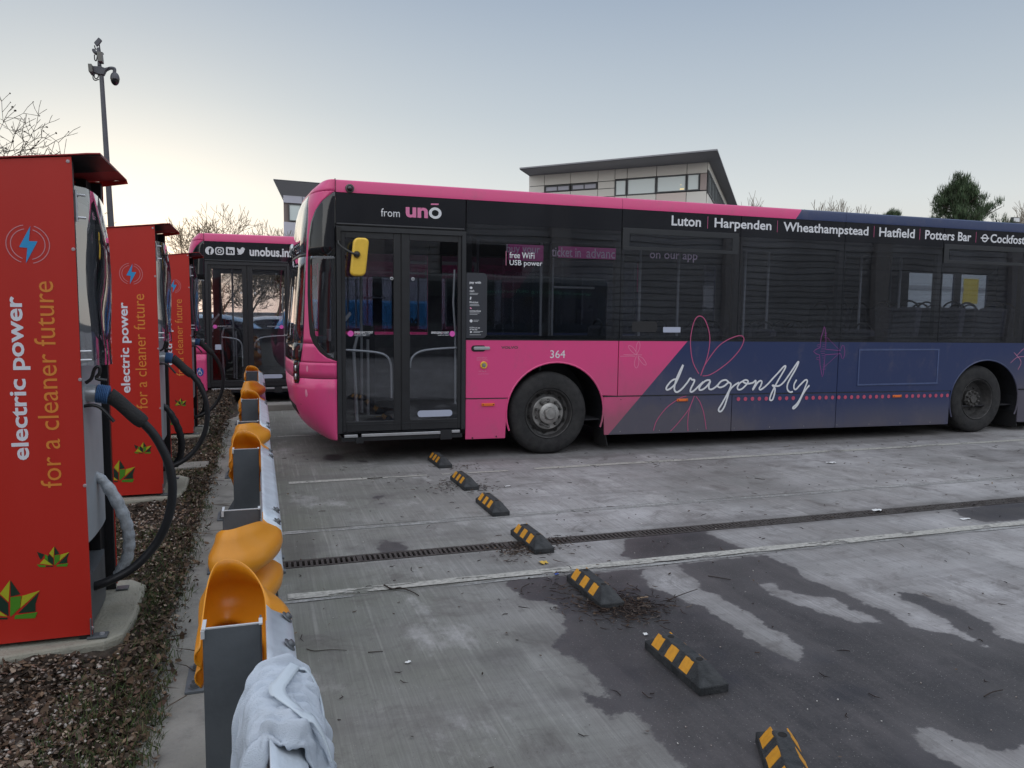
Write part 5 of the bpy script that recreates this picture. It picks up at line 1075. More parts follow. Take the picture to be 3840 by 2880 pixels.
# ---------------------------------------------------------------- cloth over the first rail
def towel():
    mat('towel_cloth', (.60, .67, .76), .95, var=.16, vscale=13, bump=.55, bscale=420, dirt=.3, dcol=(.33, .33, .34), spec=.2)
    mat('towel_band', (.55, .62, .68), .75, var=.05, bump=.25, bscale=300)
    r = thing('towel', 'crumpled pale grey-blue cloth with hanging loops, draped over the nearest rail', 'cloth', (.03, 1.68, .79))
    prof = smoothpath([(-.062, .50), (-.056, .60), (-.048, .69), (-.032, .752), (-.002, .780), (.045, .780), (.083, .760), (.110, .726), (.127, .68), (.134, .63), (.132, .58), (.128, .55)], 7)
    prof = [np.array([(p_[0]-.035)*.90+.035, p_[1]]) for p_ in prof]
    nu = len(prof); nv = 90; P_ = []; rc = random.Random(4); CR = []
    for k in range(24):
        an = rc.gauss(math.pi/2, .45); CR.append((math.cos(an), math.sin(an), rc.uniform(.0, 1.), rc.uniform(.008, .022), rc.choice((-1, -1, 1))*rc.uniform(.004, .009)))
    def surf(u, v, bare=False):
        i = u*(nu-1); k = min(int(i), nu-2); t = i-k; p = prof[k]*(1-t)+prof[k+1]*t
        d = prof[k+1]-prof[k]; d /= np.linalg.norm(d); n_ = np.array([-d[1], d[0]])
        if n_[1] < -.2: n_ = -n_
        far = 1.862-.05*max(0, u-.55)/.45-.055*max(0, .22-u)/.22*1.0-.012*math.sin(u*9)
        near = 1.565+.018*math.sin(u*5+1)+(.05*max(0, u-.6)/.4)-.07*max(0, .35-u)/.35
        y = near+(far-near)*v
        h = .0095*(1.35*abs(math.sin(v*17+1.1*math.sin(u*5.5)+.5))**.6-.5)*(.35+.65*math.sin(min(1, u*1.6)*math.pi)**2)*(v > .2 and 1 or v*5)+.006*math.sin(u*15+v*7)+.004*math.sin(v*71+u*19)+.0025*math.sin(u*47-v*53)
        for (a_, b2, c2, w2, am) in CR: h += am*math.exp(-((u*a_+v*b2-c2)/w2)**2)
        h += .012*math.exp(-((v-.04)/.05)**2)+.010*math.exp(-((v-.97)/.04)**2)
        h -= .028*max(0, 1-v/.10)*(.2 < u < .8)
        valley = abs(u-.33-.35*(1-v)*.3); h -= .014*math.exp(-(valley/.025)**2)*max(0, .55-v)*1.6
        h += .010*(u > .55)*(1+math.sin(v*14+u*6))*.5
        if bare: h = .004
        return (p[0]+n_[0]*h, y+.006*math.sin(u*23), p[1]+n_[1]*h)
    for a in range(nu*1):
        P_.append([surf(a/(nu-1), b_/nv) for b_ in range(nv+1)])
    mb = MB(); mb.grid(P_); o = obj('towel_cloth', mb, 'towel_cloth', r, smooth='all', solid=.005)
    # lower fold on the yard side
    P_ = []
    for a in range(26):
        t = a/25; row = []
        for b_ in range(60):
            v = b_/59; y = 1.60+.22*v+.02*math.sin(t*3)
            row.append((.098+.020*math.sin(t*2.4)+.008*math.sin(v*19+t*4)+.010*math.sin(v*7), y, .60-.105*t*(1-.45*abs(v-.4)*2*.7)-.02*math.sin(v*9)))
        P_.append(row)
    mb = MB(); mb.grid(P_); obj('towel_fold', mb, 'towel_cloth', r, smooth='all', solid=.007)
    # rolled left corner hanging inside
    P_ = []
    for a in range(22):
        t = a/21; P_.append([(-.055-.008*t+.010*math.cos(b_*.55)*(1-t*.2), 1.50+.17*(b_/27)-.03*t+.0*b_, .52-.17*t+.02*math.sin(b_*.4)) for b_ in range(28)])
    mb = MB(); mb.grid(P_); obj('towel_corner', mb, 'towel_cloth', r, smooth='all', solid=.008)
    def band(us, w_, lift, nm):
        P_ = []; path = smoothpath(us, 10)
        for i, q in enumerate(path):
            d = path[min(i+1, len(path)-1)]-path[max(i-1, 0)]; d /= np.linalg.norm(d)+1e-9; side = np.array([-d[1]*.55, d[0]*.9])*w_
            row = []
            for s_ in (-1, -.33, .33, 1):
                u, v = q[0]+side[0]*s_, q[1]+side[1]*s_; p = surf(min(1, max(0, u)), min(1, max(0, v)), True); L_ = lift(i/(len(path)-1)); row.append((p[0]+L_*.6*(1 if u > .4 else -1)*(1 if u > .55 else .2), p[1], p[2]+L_))
            P_.append(row)
        mb = MB(); mb.grid(P_); return obj(nm, mb, 'towel_band', r, smooth='all', solid=.003)
    band([(.52, .93), (.49, .80), (.45, .62), (.42, .45), (.44, .30), (.52, .18), (.62, .10), (.74, .05)], .055, lambda t: .016+.004*math.sin(t*3), 'hanging_tape')
    band([(.50, .93), (.58, .90), (.66, .84), (.72, .74), (.74, .66)], .035, lambda t: .012+.008*math.sin(t*math.pi), 'hanging_loop')
towel()

# ---------------------------------------------------------------- chargers
def red_mat():
    mat('charger_red', (.53, .024, .014), .42, var=.08, vscale=2, bump=.08, bscale=300, dirt=.22, dcol=(.30, .03, .03), stretch=(3, 3, .5))
red_mat()
mat('charger_black', (.014, .014, .016), .4); mat('charger_grey', (.36, .39, .42), .45, var=.08, vscale=10, dirt=.15, dcol=(.25, .25, .25)); mat('charger_head', (.10, .11, .12), .5); mat('charger_white', (.75, .77, .84), .5)
mat('charger_orange', (.72, .25, .04), .5); mat('bolt_blue', (.03, .30, .62), .45); mat('logo_pale', (.55, .25, .28), .5); mat('leaf_yellow', (.42, .43, .02), .5); mat('leaf_green', (.07, .25, .015), .5); mat('leaf_dark', (.008, .035, .02), .5)
mat('cable_black', (.016, .017, .02), .42, var=.2, vscale=20, spec=.5); mat('grip_black', (.018, .018, .019), .7, bump=.8, bscale=160); mat('grip_blue', (.06, .14, .30), .6, var=.2, vscale=40); mat('plug_silver', (.55, .57, .6), .35, .6)
mat('wrap_film', (.42, .46, .50), .3, var=.45, vscale=22, bump=.9, bscale=30, spec=.7)
mat('plinth_concrete', (.36, .355, .30), .92, var=.35, vscale=9, bump=.6, bscale=70, dirt=.7, dcol=(.15, .14, .10))
mat('screw_pale', (.5, .4, .42), .4, .4); mat('roof_red', (.38, .03, .035), .45); mat('screen_dark', (.02, .025, .03), .1)
glass_mat('shield_plastic', (.72, .76, .78), .8, .03, .18, 3., .34)
CY = [3.888, 6.804, 10.089]
def charger(Y, label):
    XR = -.757
    r = thing('charging_station', label, 'charging station', (-1.1, Y+.35, 0), 'red electric vehicle chargers along the bed')
    XL = -1.48
    mb = MB(); mb.prism([(XL, .12), (XR+.004, .12), (XR-.004, 2.300), (-1.11, 2.262), (XL, 2.235)], 'xz', Y, Y+.006); pn = obj('side_panel', mb, 'charger_red', r, bev=.002)
    for (x, z) in ((-.775, 2.278), (-.768, 1.896), (-.762, 1.314), (-.760, .827), (-.755, .152), (-1.43, 1.9), (-1.43, .8)):
        mb = MB(); mb.lathe([(.0085, 0), (.007, -.003), (0, -.0035)], 10, (x, Y, z)); obj('panel_screw', mb, 'screw_pale', pn, smooth=True)
    mb = MB(); mb.prism([(XL, .12), (XR, .12), (XR, 2.30), (XL, 2.235)], 'xz', Y+.705, Y+.711); obj('side_panel', mb, 'charger_red', r, bev=.002)
    # roof sheet with its overhanging front
    rp_ = [(XL-.03, 2.228), (-1.11, 2.268), (-.90, 2.292), (XR, 2.308), (-.70, 2.316), (-.645, 2.320)]
    mb = MB(); mb.grid([[(x, Y-.008, z), (x, Y+.36, z+.0), (x, Y+.735, z)] for x, z in rp_]); obj('roof_sheet', mb, 'roof_red', r, solid=.005)
    mb = MB(); mb.grid([[(x, Y+.004, z-.006), (x, Y+.42, z-.006)] for x, z in rp_]); obj('underside_shade', mb, 'charger_black', r, solid=.003)  # black sheet stands for shade under the near part of the red roof
    g = [at(480, 690, Y+.735) if Y < 4 else None]
    mb = MB(); mb.add([(XR-.02, Y+.735, 2.305), (-.645, Y+.735, 2.318), (-.640, Y+.735, 2.300), (XR-.02, Y+.735, 2.275)], [(0, 1, 2, 3)]); obj('hood_gusset', mb, 'charger_red', r, solid=.005)
    # frame posts and body
    mb = MB(); mb.box(XR-.055, XR-.004, Y+.007, Y+.035, .10, 2.285); obj('frame_post', mb, 'charger_black', r, bev=.003)
    mb = MB(); mb.box(XR-.06, XR-.004, Y+.675, Y+.704, .10, 2.285).box(XR-.10, XR-.05, Y+.56, Y+.675, .10, 2.285); obj('frame_post', mb, 'charger_black', r, bev=.003)
    mb = MB(); mb.box(XL+.02, XR-.16, Y+.03, Y+.68, .12, 2.20); obj('cabinet', mb, 'charger_black', r)
    mb = MB(); arc = [(XR-.045+.038*max(0, math.sin(a))**.5, Y+.04+.27*(1-math.cos(a))) for a in np.linspace(.0, math.pi, 15)]
    mb.prism([(XR-.16, Y+.04)]+arc+[(XR-.16, Y+.58)], 'xy', .53, 1.38); obj('charger_body', mb, 'charger_grey', r, smooth=True, bev=.004)
    mb = MB(); mb.prism([(XR-.16, Y+.05)]+[(x-.012, y) for x, y in arc[1:-1]]+[(XR-.16, Y+.57)], 'xy', .12, .36); obj('charger_foot', mb, 'charger_head', r, smooth=True)
    mb = MB(); mb.prism([(XR-.16, Y+.06)]+[(x+.002, y) for x, y in arc[2:-2]]+[(XR-.16, Y+.56)], 'xy', 1.385, 2.12); obj('screen_housing', mb, 'charger_head', r, smooth=True)
    mb = MB(); mb.box(XR-.05, XR-.040, Y+.16, Y+.46, 1.62, 1.92); obj('screen', mb, 'screen_dark', r)
    P_ = []
    for z in np.linspace(1.375, 2.18, 14):
        row = []
        for k in range(13):
            t = k/12; b_ = max(0, math.sin(t*math.pi))**.3; x = XR-.012+.075*b_*(1-.25*max(0, (z-2.0))/.2)+.006*math.sin(z*9+t*5); row.append((x, Y+.03+.60*t, z-.03*t))
        P_.append(row)
    mb = MB(); mb.grid(P_); sh = obj('weather_shield', mb, 'shield_plastic', r, smooth='all')
    mb = MB(); mb.tube([(XR+.004, Y+.018, 2.16), (XR+.004, Y+.018, 2.02)], .006, 6); obj('clip_bar', mb, 'plug_silver', r, smooth=True)
    for z in (2.04, 2.14, 1.44, 1.40): mb = MB(); mb.tube([(XR-.02, Y+.02, z), (XR+.035, Y+.05, z)], .006, 6); obj('shield_clip', mb, 'plug_silver', r, smooth=True)
    # plug and cable
    yc = Y+.17
    mb = MB(); mb.tube([(XR-.05, yc, 1.238), (-.728, yc, 1.233)], [.044, .040], 18); obj('plug_socket', mb, 'plug_silver', r, smooth=True)
    mb = MB(); pts = []; rs = []
    for k in range(15): pts.append((-.728+k*.0038, yc, 1.233-k*.0006)); rs.append(.046 if k % 2 else .041)
    mb.tube(pts, rs, 18); obj('plug_collar', mb, 'grip_blue', r, smooth=True)
    mb = MB(); mb.tube(smoothpath([(-.676, yc, 1.222), (-.640, yc+.004, 1.195), (-.58, yc+.006, 1.132), (-.528, yc+.01, 1.082)], 4), [.040, .039, .037, .036, .035, .034, .034, .034, .035, .036, .036, .034, .030], 14); obj('plug_handle', mb, 'grip_black', r, smooth=True)
    cp = smoothpath([(-.54, yc+.008, 1.092), (-.50, yc+.02, 1.040), (-.465, yc+.03, .975), (-.428, yc+.04, .871), (-.415, yc+.05, .739), (-.440, yc+.06, .59), (-.505, yc+.07, .455), (-.615, yc+.06, .345), (-.76, yc+.04, .285), (-.86, yc+.08, .27)], 6)
    mb = MB(); mb.tube(cp, .0215, 14); obj('charging_cable', mb, 'cable_black', r, smooth='all')
    mb = MB(); mb.tube(smoothpath([(-.79, yc+.13, .83), (-.735, yc+.14, .775), (-.680, yc+.15, .665), (-.648, yc+.17, .555), (-.640, yc+.19, .46), (-.655, yc+.21, .36), (-.70, yc+.23, .27)], 5), [.018+.011*min(1, i/8)+.003*math.sin(i*2.1) for i in range(31)], 12); obj('wrapped_cable', mb, 'wrap_film' if Y < 5 else 'cable_black', r, smooth=True)
    mb = MB(); mb.tube(smoothpath([(-.79, Y+.11, 1.178), (-.735, Y+.11, 1.184), (-.705, Y+.11, 1.172), (-.68, Y+.11, 1.145), (-.648, Y+.11, 1.103)], 4), .008, 8); obj('cable_hook', mb, 'charger_black', r, smooth=True)
    mb = MB(); mb.tube(smoothpath([(-.76, Y+.1, 1.29), (-.735, Y+.1, 1.31), (-.72, Y+.1, 1.355), (-.70, Y+.1, 1.365), (-.70, Y+.1, 1.335), (-.715, Y+.1, 1.31), (-.67, Y+.1, 1.30)], 3), .008, 8); obj('release_lever', mb, 'charger_black', r, smooth=True)
    # foot bracket
    mb = MB(); mb.box(XR-.02, XR+.065, Y-.012, Y+.05, .101, .110).box(XR-.004, XR+.002, Y-.01, Y+.05, .11, .20); br = obj('foot_bracket', mb, 'charger_head', r, bev=.002)
    mb = MB(); mb.lathe([(.012, .110), (.011, .117), (0, .118)], 10, (XR+.04, Y+.02, 0), 'z'); obj('bracket_bolt', mb, 'plug_silver', br)
    mb = MB(); mb.box(XR-.0, XR+.06, Y+.64, Y+.70, .101, .110); obj('foot_bracket', mb, 'charger_head', r, bev=.002)
    # lettering and marks on the near panel
    yt = Y-.0012
    text('panel_lettering', 'electric power', -1.043, -.955, .958, 1.684, 'charger_white', r, .022, place='up', Y=yt)
    text('panel_lettering', 'for a cleaner future', -.936, -.852, .826, 1.752, 'charger_orange', r, .0, place='up', Y=yt)
    cx, cz = -.943, 1.911
    mb = MB()
    for R_ in (.083, .066):
        for a0, a1 in ((100, 250), (-78, 72)):
            mb.tube([(cx+R_*math.cos(math.radians(a)), yt+.0005, cz+R_*math.sin(math.radians(a))) for a in np.linspace(a0, a1, 24)], .0019, 5, flat=(1, .2, 1))
    obj('logo_rings', mb, 'logo_pale', r)
    k5 = lambda x, y: (x*.30151, 800+y*.30139)
    bz = [(378, 158), (360, 345), (467, 350), (324, 620), (340, 430), (237, 420)]; bz2 = []
    Bo = [at(*k5(*p), 3.888) for p in bz]
    mb = MB(); mb.prism([(p[0], p[2]) for p in Bo], 'xz', yt-.0006, yt); obj('lightning_mark', mb, 'bolt_blue', r)
    k6 = lambda x, y: (x*.36179, 1900+y*.36166)
    FL = [('leaf_yellow', [(563, 412), (510, 483), (555, 528)]), ('leaf_dark', [(566, 412), (617, 487), (566, 500)]), ('leaf_dark', [(508, 490), (553, 535), (555, 603), (503, 570), (495, 520)]), ('leaf_green', [(565, 503), (622, 497), (615, 560), (580, 595), (563, 608)]),
          ('leaf_yellow', [(720, 470), (627, 497), (617, 562)]), ('leaf_dark', [(717, 478), (605, 590), (698, 582), (697, 540)]), ('leaf_green', [(590, 600), (708, 585), (695, 618), (585, 620)]),
          ('leaf_dark', [(385, 467), (460, 495), (425, 552), (405, 520)]), ('leaf_green', [(465, 495), (492, 505), (500, 570), (465, 540)]), ('leaf_yellow', [(458, 540), (548, 606), (412, 590)]), ('leaf_green', [(382, 597), (475, 608), (470, 627), (410, 626)]), ('leaf_dark', [(480, 612), (552, 612), (548, 622), (480, 620)])]
    ctr = at(*k6(555, 610), 3.888); ctr2 = at(*k6(90, 1145), 3.888)
    for scl, C0 in ((1., ctr), (1.92, ctr2)):
        for mt, P in FL:
            Q = [at(*k6(*p), 3.888) for p in P]
            Q = [(C0[0]+(q[0]-ctr[0])*scl, C0[2]+(q[2]-ctr[2])*scl) for q in Q]
            if max(q[0] for q in Q) > -1.47: mb = MB(); mb.prism(Q, 'xz', yt-.0006, yt); obj('leaf_mark', mb, mt, r)
    # plinth
    mb = MB(); pts = [(-1.75, Y-.10), (-1.10, Y-.10), (-.70, Y-.04), (-.625, Y+.03), (-.605, Y+.3), (-.615, Y+.72), (-.70, Y+.84), (-1.75, Y+.86)]
    mb.prism(pts, 'xy', -.05, .098); obj('plinth', mb, 'plinth_concrete', r, bev=.018)
    return r
charger(CY[0], 'nearest red charging cabinet at the left edge, with a cloudy film-wrapped cable')
charger(CY[1], 'middle red charging cabinet, its black cable looping out toward the barriers')
charger(CY[2], 'farthest red charging cabinet, half hidden by the middle one, in front of the rear bus')

# ---------------------------------------------------------------- wheel stops
mat('stop_rubber', (.028, .031, .034), .8, var=.45, vscale=18, bump=.5, bscale=120, dirt=.5, dcol=(.085, .085, .085))
mat('reflector', (.78, .36, .025), .42, var=.12, vscale=90, bump=.3, bscale=260, dirt=.55, dcol=(.40, .16, .02))
def wheel_stop():
    r = thing('wheel_stop', '', 'wheel stop', (0, 0, 0), 'black and yellow rubber wheel stops in a line')
    a, L_, tz, tl, ta = .0725, .25, .100, .152, .026
    V = []
    for (x, y, z) in ((a, L_, 0), (a, L_, .034), (ta, tl, tz)): V += [(-x, -y, z), (x, -y, z), (x, y, z), (-x, y, z)]
    fs = [(0, 1, 5, 4), (1, 2, 6, 5), (2, 3, 7, 6), (3, 0, 4, 7), (4, 5, 9, 8), (5, 6, 10, 9), (6, 7, 11, 10), (7, 4, 8, 11), (8, 9, 10, 11)]
    mb = MB(); mb.add(V, fs); obj('stop_body', mb, 'stop_rubber', r, bev=.004, local=True)
    for s in (-1, 1):
        for k, yc in enumerate((.155, .028, -.098)):
            mb = MB(); rr_ = random.Random(k+s*5)
            def sp(t, y, o=.0015): x = a+(ta-a)*t; z = .034+(tz-.034)*t; n_ = (.066, .0465); l = math.hypot(*n_); return (s*(x+n_[0]/l*o), y, z+n_[1]/l*o)
            o_ = [(.10, yc-.034), (.10, yc+.034), (.52, yc+.036), (.90, yc+.033), (.92, yc+.01+rr_.uniform(-.01, .01)), (.93-rr_.uniform(0, .12), yc-.012), (.90, yc-.034)]
            if s > 0: o_ = o_[::-1]
            mb.add([sp(t, y) for t, y in o_]+[sp(t, y, -.003) for t, y in o_], [tuple(range(7))]+[(i, i+7, (i+1) % 7+7, (i+1) % 7) for i in range(7)])
            obj('reflector_panel', mb, 'reflector', r, local=True)
    for y in (.125, -.125):
        mb = MB(); mb.lathe([(.0165, tz+.0015), (.0165, tz+.0008), (.011, tz+.0006), (.0, tz+.0005)], 16, (0, y, 0), 'z'); obj('bolt_hole', mb, 'drain_dark', r, local=True)
    return r
WS = [(1.850, 8.00, .03, 'farthest wheel stop, tucked just under the pink front of the bus'), (1.848, 6.955, .02, 'second wheel stop from the bus, with brown debris at both sides'), (1.842, 6.02, .01, 'third wheel stop from the bus, its chewed top by the slab joint'),
      (1.832, 5.018, .02, 'middle wheel stop lying across the slotted drain, dead leaves at its near corner'), (1.850, 3.985, .0, 'wheel stop ringed by a heap of dark twigs'), (1.855, 2.992, .0, 'large wheel stop alone on the dark wet patch, three worn yellow panels'), (1.754, 2.122, -.46, 'nearest wheel stop, cut off by the bottom edge of the photo')]
w0 = wheel_stop()
for i, (x, y, a, lab) in enumerate(WS):
    o = w0 if i == 0 else dup(w0, (x, y, .002))
    o.location = (x, y, .002); o.rotation_euler = (0, 0, a); o['label'] = lab
# ---------------------------------------------------------------- buildings behind
mat('clad_cream', (.80, .77, .71), .55, var=.03, vscale=.6); mat('clad_cream_b', (.74, .63, .58), .55); mat('clad_lilac', (.52, .52, .60), .5, var=.03, vscale=.5); mat('clad_brown', (.22, .18, .17), .6); mat('joint_dark', (.10, .10, .10), .7)
mat('roof_grey', (.27, .27, .29), .6, var=.1); mat('window_frame', (.09, .095, .10), .5); mat('soffit', (.26, .26, .28), .7)
def office_glass():
    M = bpy.data.materials.new('office_glass'); M.use_nodes = True; b = M.node_tree.nodes['Principled BSDF']; b.inputs['Base Color'].default_value = (.62, .70, .70, 1); b.inputs['Roughness'].default_value = .06; b.inputs['Specular IOR Level'].default_value = .9; MATS['office_glass'] = M
office_glass()
mat('clad_grey', (.42, .34, .32), .5); mat('lamp_glow', (.9, .7, .3), .5)
lg = MATS['lamp_glow'].node_tree.nodes['Principled BSDF']; lg.inputs['Emission Color'].default_value = (1, .78, .4, 1); lg.inputs['Emission Strength'].default_value = .5
def wall_map(A, B):
    A = np.array(A, float); B = np.array(B, float); e = (B-A)/np.linalg.norm(B-A); n = np.array([e[1], -e[0]])
    return lambda s, z, d=0: (A[0]+e[0]*s+n[0]*d, A[1]+e[1]*s+n[1]*d, z)
def rect(mb, f, s0, s1, z0, z1, d0, d1):
    mb.add([f(s0, z0, d1), f(s1, z0, d1), f(s1, z1, d1), f(s0, z1, d1), f(s0, z0, d0), f(s1, z0, d0), f(s1, z1, d0), f(s0, z1, d0)], [(0, 1, 2, 3), (4, 7, 6, 5), (0, 4, 5, 1), (1, 5, 6, 2), (2, 6, 7, 3), (3, 7, 4, 0)])
bR = thing('office_building', 'cream panelled office block with a big overhanging grey roof above the middle of the bus', 'building', (24, 42, 0))
WA, WB = (14.07, 39.71), (20.79, 32.93); FR = (31.3, 46.7); fw = wall_map(WA, WB)
mb = MB(); mb.prism([(14.12, 39.76), (20.79, 33.0), FR, (24.6, 53.5)], 'xy', 0, 9.0); obj('wall_core', mb, 'joint_dark', bR)
LW = 9.546; g_ = .016
cols = [0, .92, 2.43, 3.95, 4.87, 5.52, 7.04, 8.56, LW]
def panel(s0, s1, z0, z1, mt='clad_cream', f=fw, par=bR, nm='facade_panel'):
    mb = MB(); rect(mb, f, s0+g_, s1-g_, z0+g_, z1-g_, .0, .05); return obj(nm, mb, mt, par)
for i in range(8):
    s0, s1 = cols[i], cols[i+1]
    if i < 4:
        panel(s0, s1, 8.40, 8.98)
        if i in (0, 3): panel(s0, s1, 8.03, 8.40)
        if i in (1, 2): panel(s0, s1, 7.62, 8.03)
        else: panel(s0, s1, 7.62, 8.03)
    else: panel(s0, s1, 8.46, 8.98)
    for z0, z1 in ((6.6, 7.62), (5.6, 6.6), (4.2, 5.6), (2.6, 4.2), (.2, 2.6)): panel(s0, s1, z0, z1, 'clad_cream' if (i+int(z0)) % 3 else 'clad_cream_b')
def window(f, par, s0, s1, z0, z1, n=1, fr=.05, glass='office_glass'):
    mb = MB(); rect(mb, f, s0, s1, z1-fr, z1, .01, .09); rect(mb, f, s0, s1, z0, z0+fr, .01, .09); rect(mb, f, s0, s0+fr, z0+fr, z1-fr, .01, .09); rect(mb, f, s1-fr, s1, z0+fr, z1-fr, .01, .09)
    for k in range(1, n): c_ = s0+(s1-s0)*k/n; rect(mb, f, c_-fr/2, c_+fr/2, z0+fr, z1-fr, .01, .08)
    o = obj('window', mb, 'window_frame', par)
    for k in range(n):
        a, b_ = s0+(s1-s0)*k/n+fr/2, s0+(s1-s0)*(k+1)/n-fr/2; mb = MB(); rect(mb, f, a, b_, z0+fr, z1-fr, .005, .04); obj('pane', mb, glass, o)
window(fw, bR, .98, 2.40, 8.05, 8.35, 2, .045, 'clad_lilac'); window(fw, bR, 2.50, 3.90, 8.05, 8.35, 2, .045, 'clad_lilac')
window(fw, bR, 4.89, 5.50, 7.62, 8.42); window(fw, bR, 5.53, 7.03, 7.62, 8.44); window(fw, bR, 7.06, 8.55, 7.65, 8.45); window(fw, bR, 8.58, 9.19, 7.66, 8.46); panel(9.21, LW, 7.65, 8.46, 'clad_grey')
mb = MB(); rect(mb, fw, 8.24, 8.44, 7.74, 7.80, .045, .055); rect(mb, fw, 8.27, 8.30, 7.96, 8.0, .045, .055); obj('lit_lamp', mb, 'lamp_glow', bR)
fs_ = wall_map(WB, FR); LS = math.hypot(FR[0]-WB[0], FR[1]-WB[1])
for k in range(9):
    s0, s1 = LS*k/9, LS*(k+1)/9
    panel(s0, s1, 8.6, 8.98, f=fs_); panel(s0, s1, 6.4, 7.5, f=fs_); panel(s0, s1, 4.5, 6.4, f=fs_); panel(s0, s1, .2, 4.5, f=fs_)
    window(fs_, bR, s0+.15, s1-.15, 7.52, 8.58, 2, .07)
def roof_slab(poly, z0, z1, par, inner, zi):
    mb = MB(); n = len(poly); mb.prism(poly, 'xy', z0+.09, z1); obj('roof', mb, 'roof_grey', par)
    mb = MB(); V = [(x, y, z0+.065) for x, y in poly]+[(x, y, zi) for x, y in inner]; mb.add(V, [(i, (i+1) % n, (i+1) % n+n, i+n) for i in range(n)]); obj('soffit', mb, 'soffit', par)
roof_slab([(13.1, 38.51), (19.97, 30.87), (33.2, 48.2), (26, 56)], 8.98, 9.14, bR, [(14.07, 39.71), (20.79, 32.93), FR, (24.6, 53.5)], 8.97)
bL = thing('office_building', 'lilac-grey panelled block just left of the bus front, its roof edge flaring out', 'building', (9, 48, 0))
WL = (1.47, 44.0); WL2 = (15., 45.6); fl = wall_map(WL, WL2)
mb = MB(); mb.prism([(1.5, 44.08), (15., 45.7), (15., 54), (2.4, 52.5)], 'xy', 0, 8.2); obj('wall_core', mb, 'clad_brown', bL)
cx_ = [0, 1.02, 2.5, 4., 5.5, 7., 8.5, 10., 11.5, 13.]
for i in range(len(cx_)-1):
    for z0, z1 in ((7.42, 8.22), (5.6, 6.42), (4.9, 5.6), (3.4, 4.9), (1.8, 3.4), (.2, 1.8)): panel(cx_[i], cx_[i+1], z0, z1, 'clad_lilac', f=fl, par=bL)
    window(fl, bL, cx_[i]+.28, cx_[i+1]-.06, 6.46, 7.38, 1, .05)
roof_slab([(.97, 43.3), (15.3, 45.0), (15.2, 55), (1.9, 53)], 8.42, 8.54, bL, [(1.47, 44.05), (15, 45.62), (15, 54), (2.4, 52.5)], 7.7)
# large depot hall behind the photographer, which the bus windows mirror
mat('hall_cladding', (.42, .415, .42), .6, var=.38, vscale=.22); mat('hall_groove', (.24, .24, .24), .8); mat('hall_pillar', (.38, .36, .35), .7, var=.1)
hall = thing('depot_hall', 'large brown-grey hall with horizontal ribbed cladding, seen only mirrored in the bus windows', 'building', (8, -20, 0))
mb = MB(); mb.box(-40, 90, -30, -16.1, 0, 7.9); obj('wall_core', mb, 'hall_groove', hall)
mb = MB()
for k in range(25): mb.box(-40, 90, -16.1, -16.04-.015*(k % 2), .2+k*.30, .2+k*.30+.262)
obj('cladding_boards', mb, 'hall_cladding', hall, kind='stuff')
for x in (-23, -14, -5, 4.2, 12.5, 21.5, 30.5, 40, 50, 62): mb = MB(); mb.box(x, x+.9, -16.0, -15.7, 0, 7.7); obj('downpipe_pillar', mb, 'hall_pillar', hall)
mb = MB(); mb.box(7.5, 11.2, -16.0, -15.9, 0, 4.6); obj('roller_door', mb, 'charger_black', hall)

mat('dark_coach', (.020, .032, .034), .25, coat=.5); mat('coach_letter', (.10, .32, .22), .5)
dbus = thing('parked_bus', 'dark green bus standing behind the photographer, mirrored in the front bus windows', 'bus', (7, -12, 0))
mb = MB(); mb.prism([(-13.2, .35), (-10.75, .35), (-10.7, 1.2), (-10.7, 2.75), (-10.85, 2.98), (-11.1, 3.05), (-12.9, 3.05), (-13.2, 2.8)], 'yz', 1.4, 12.9); obj('body', mb, 'dark_coach', dbus, bev=.08)
for k in range(6): mb = MB(); mb.box(1.8+k*1.8, 3.5+k*1.8, -10.699, -10.69, 1.25, 2.2); obj('side_window', mb, 'car_glass0' if False else 'gloss_black', dbus)
text('web_lettering', 'www.intalink.org.uk/hertslynx', 7.9, 12.2, 2.30, 2.46, 'coach_letter', dbus, .01, Y=-10.688, mirror=True)
for x in (3.6, 10.2): mb = MB(); mb.lathe([(.2, -10.72), (.46, -10.715), (.48, -10.8), (.48, -11)], 28, (x, 0, .48)); obj('wheel', mb, 'tyre', dbus, smooth=True)

# ---------------------------------------------------------------- vehicles beyond the buses
mat('van_blue', (.10, .46, .90), .35, coat=.4); mat('car_white', (.80, .82, .84), .35, coat=.4); mat('car_pale_blue', (.45, .64, .78), .35, coat=.4); mat('car_glass', (.02, .025, .03), .08); mat('coach_white', (.62, .68, .70), .4, var=.03); mat('coach_stripe', (.35, .38, .40), .5); mat('coach_yellow', (.7, .55, .05), .5)
def car(nm, cat, label, x, y, L_, H, prof, body, ang=0):
    r = thing(nm, label, cat, (x, y, 0)); W = 1.75
    mb = MB(); mb.prism([(p*L_, q*H) for p, q in prof], 'xz', -W/2, W/2); obj('body', mb, body, r, bev=.06, local=True)
    gp_ = [(p*L_, q*H) for p, q in prof if q > .55]
    cxm = sum(p for p, q in gp_)/len(gp_); czm = .78*H
    for s in (-1, 1):
        mb = MB(); mb.prism([((p-cxm)*.86+cxm, (q-czm)*.74+czm) for p, q in gp_], 'xz', s*(W/2+.001), s*(W/2+.008)) if True else None; obj('side_glass', mb, 'car_glass', r, local=True)
        for wx in (.19, .80):
            mb = MB(); mb.lathe([(.2, 0), (.30, .01), (.32, .05), (.32, .2)], 24, (wx*L_-0, s*(W/2+.01) if s < 0 else W/2-.19, .32)); wo = obj('wheel', mb, 'tyre', r, smooth=True, local=True)
            mb = MB(); mb.lathe([(.2, 0), (.19, .03), (0, .02)], 20, (wx*L_, s*(W/2+.012) if s < 0 else W/2+.01, .32)); obj('rim', mb, 'hub', wo, local=True)
    return r
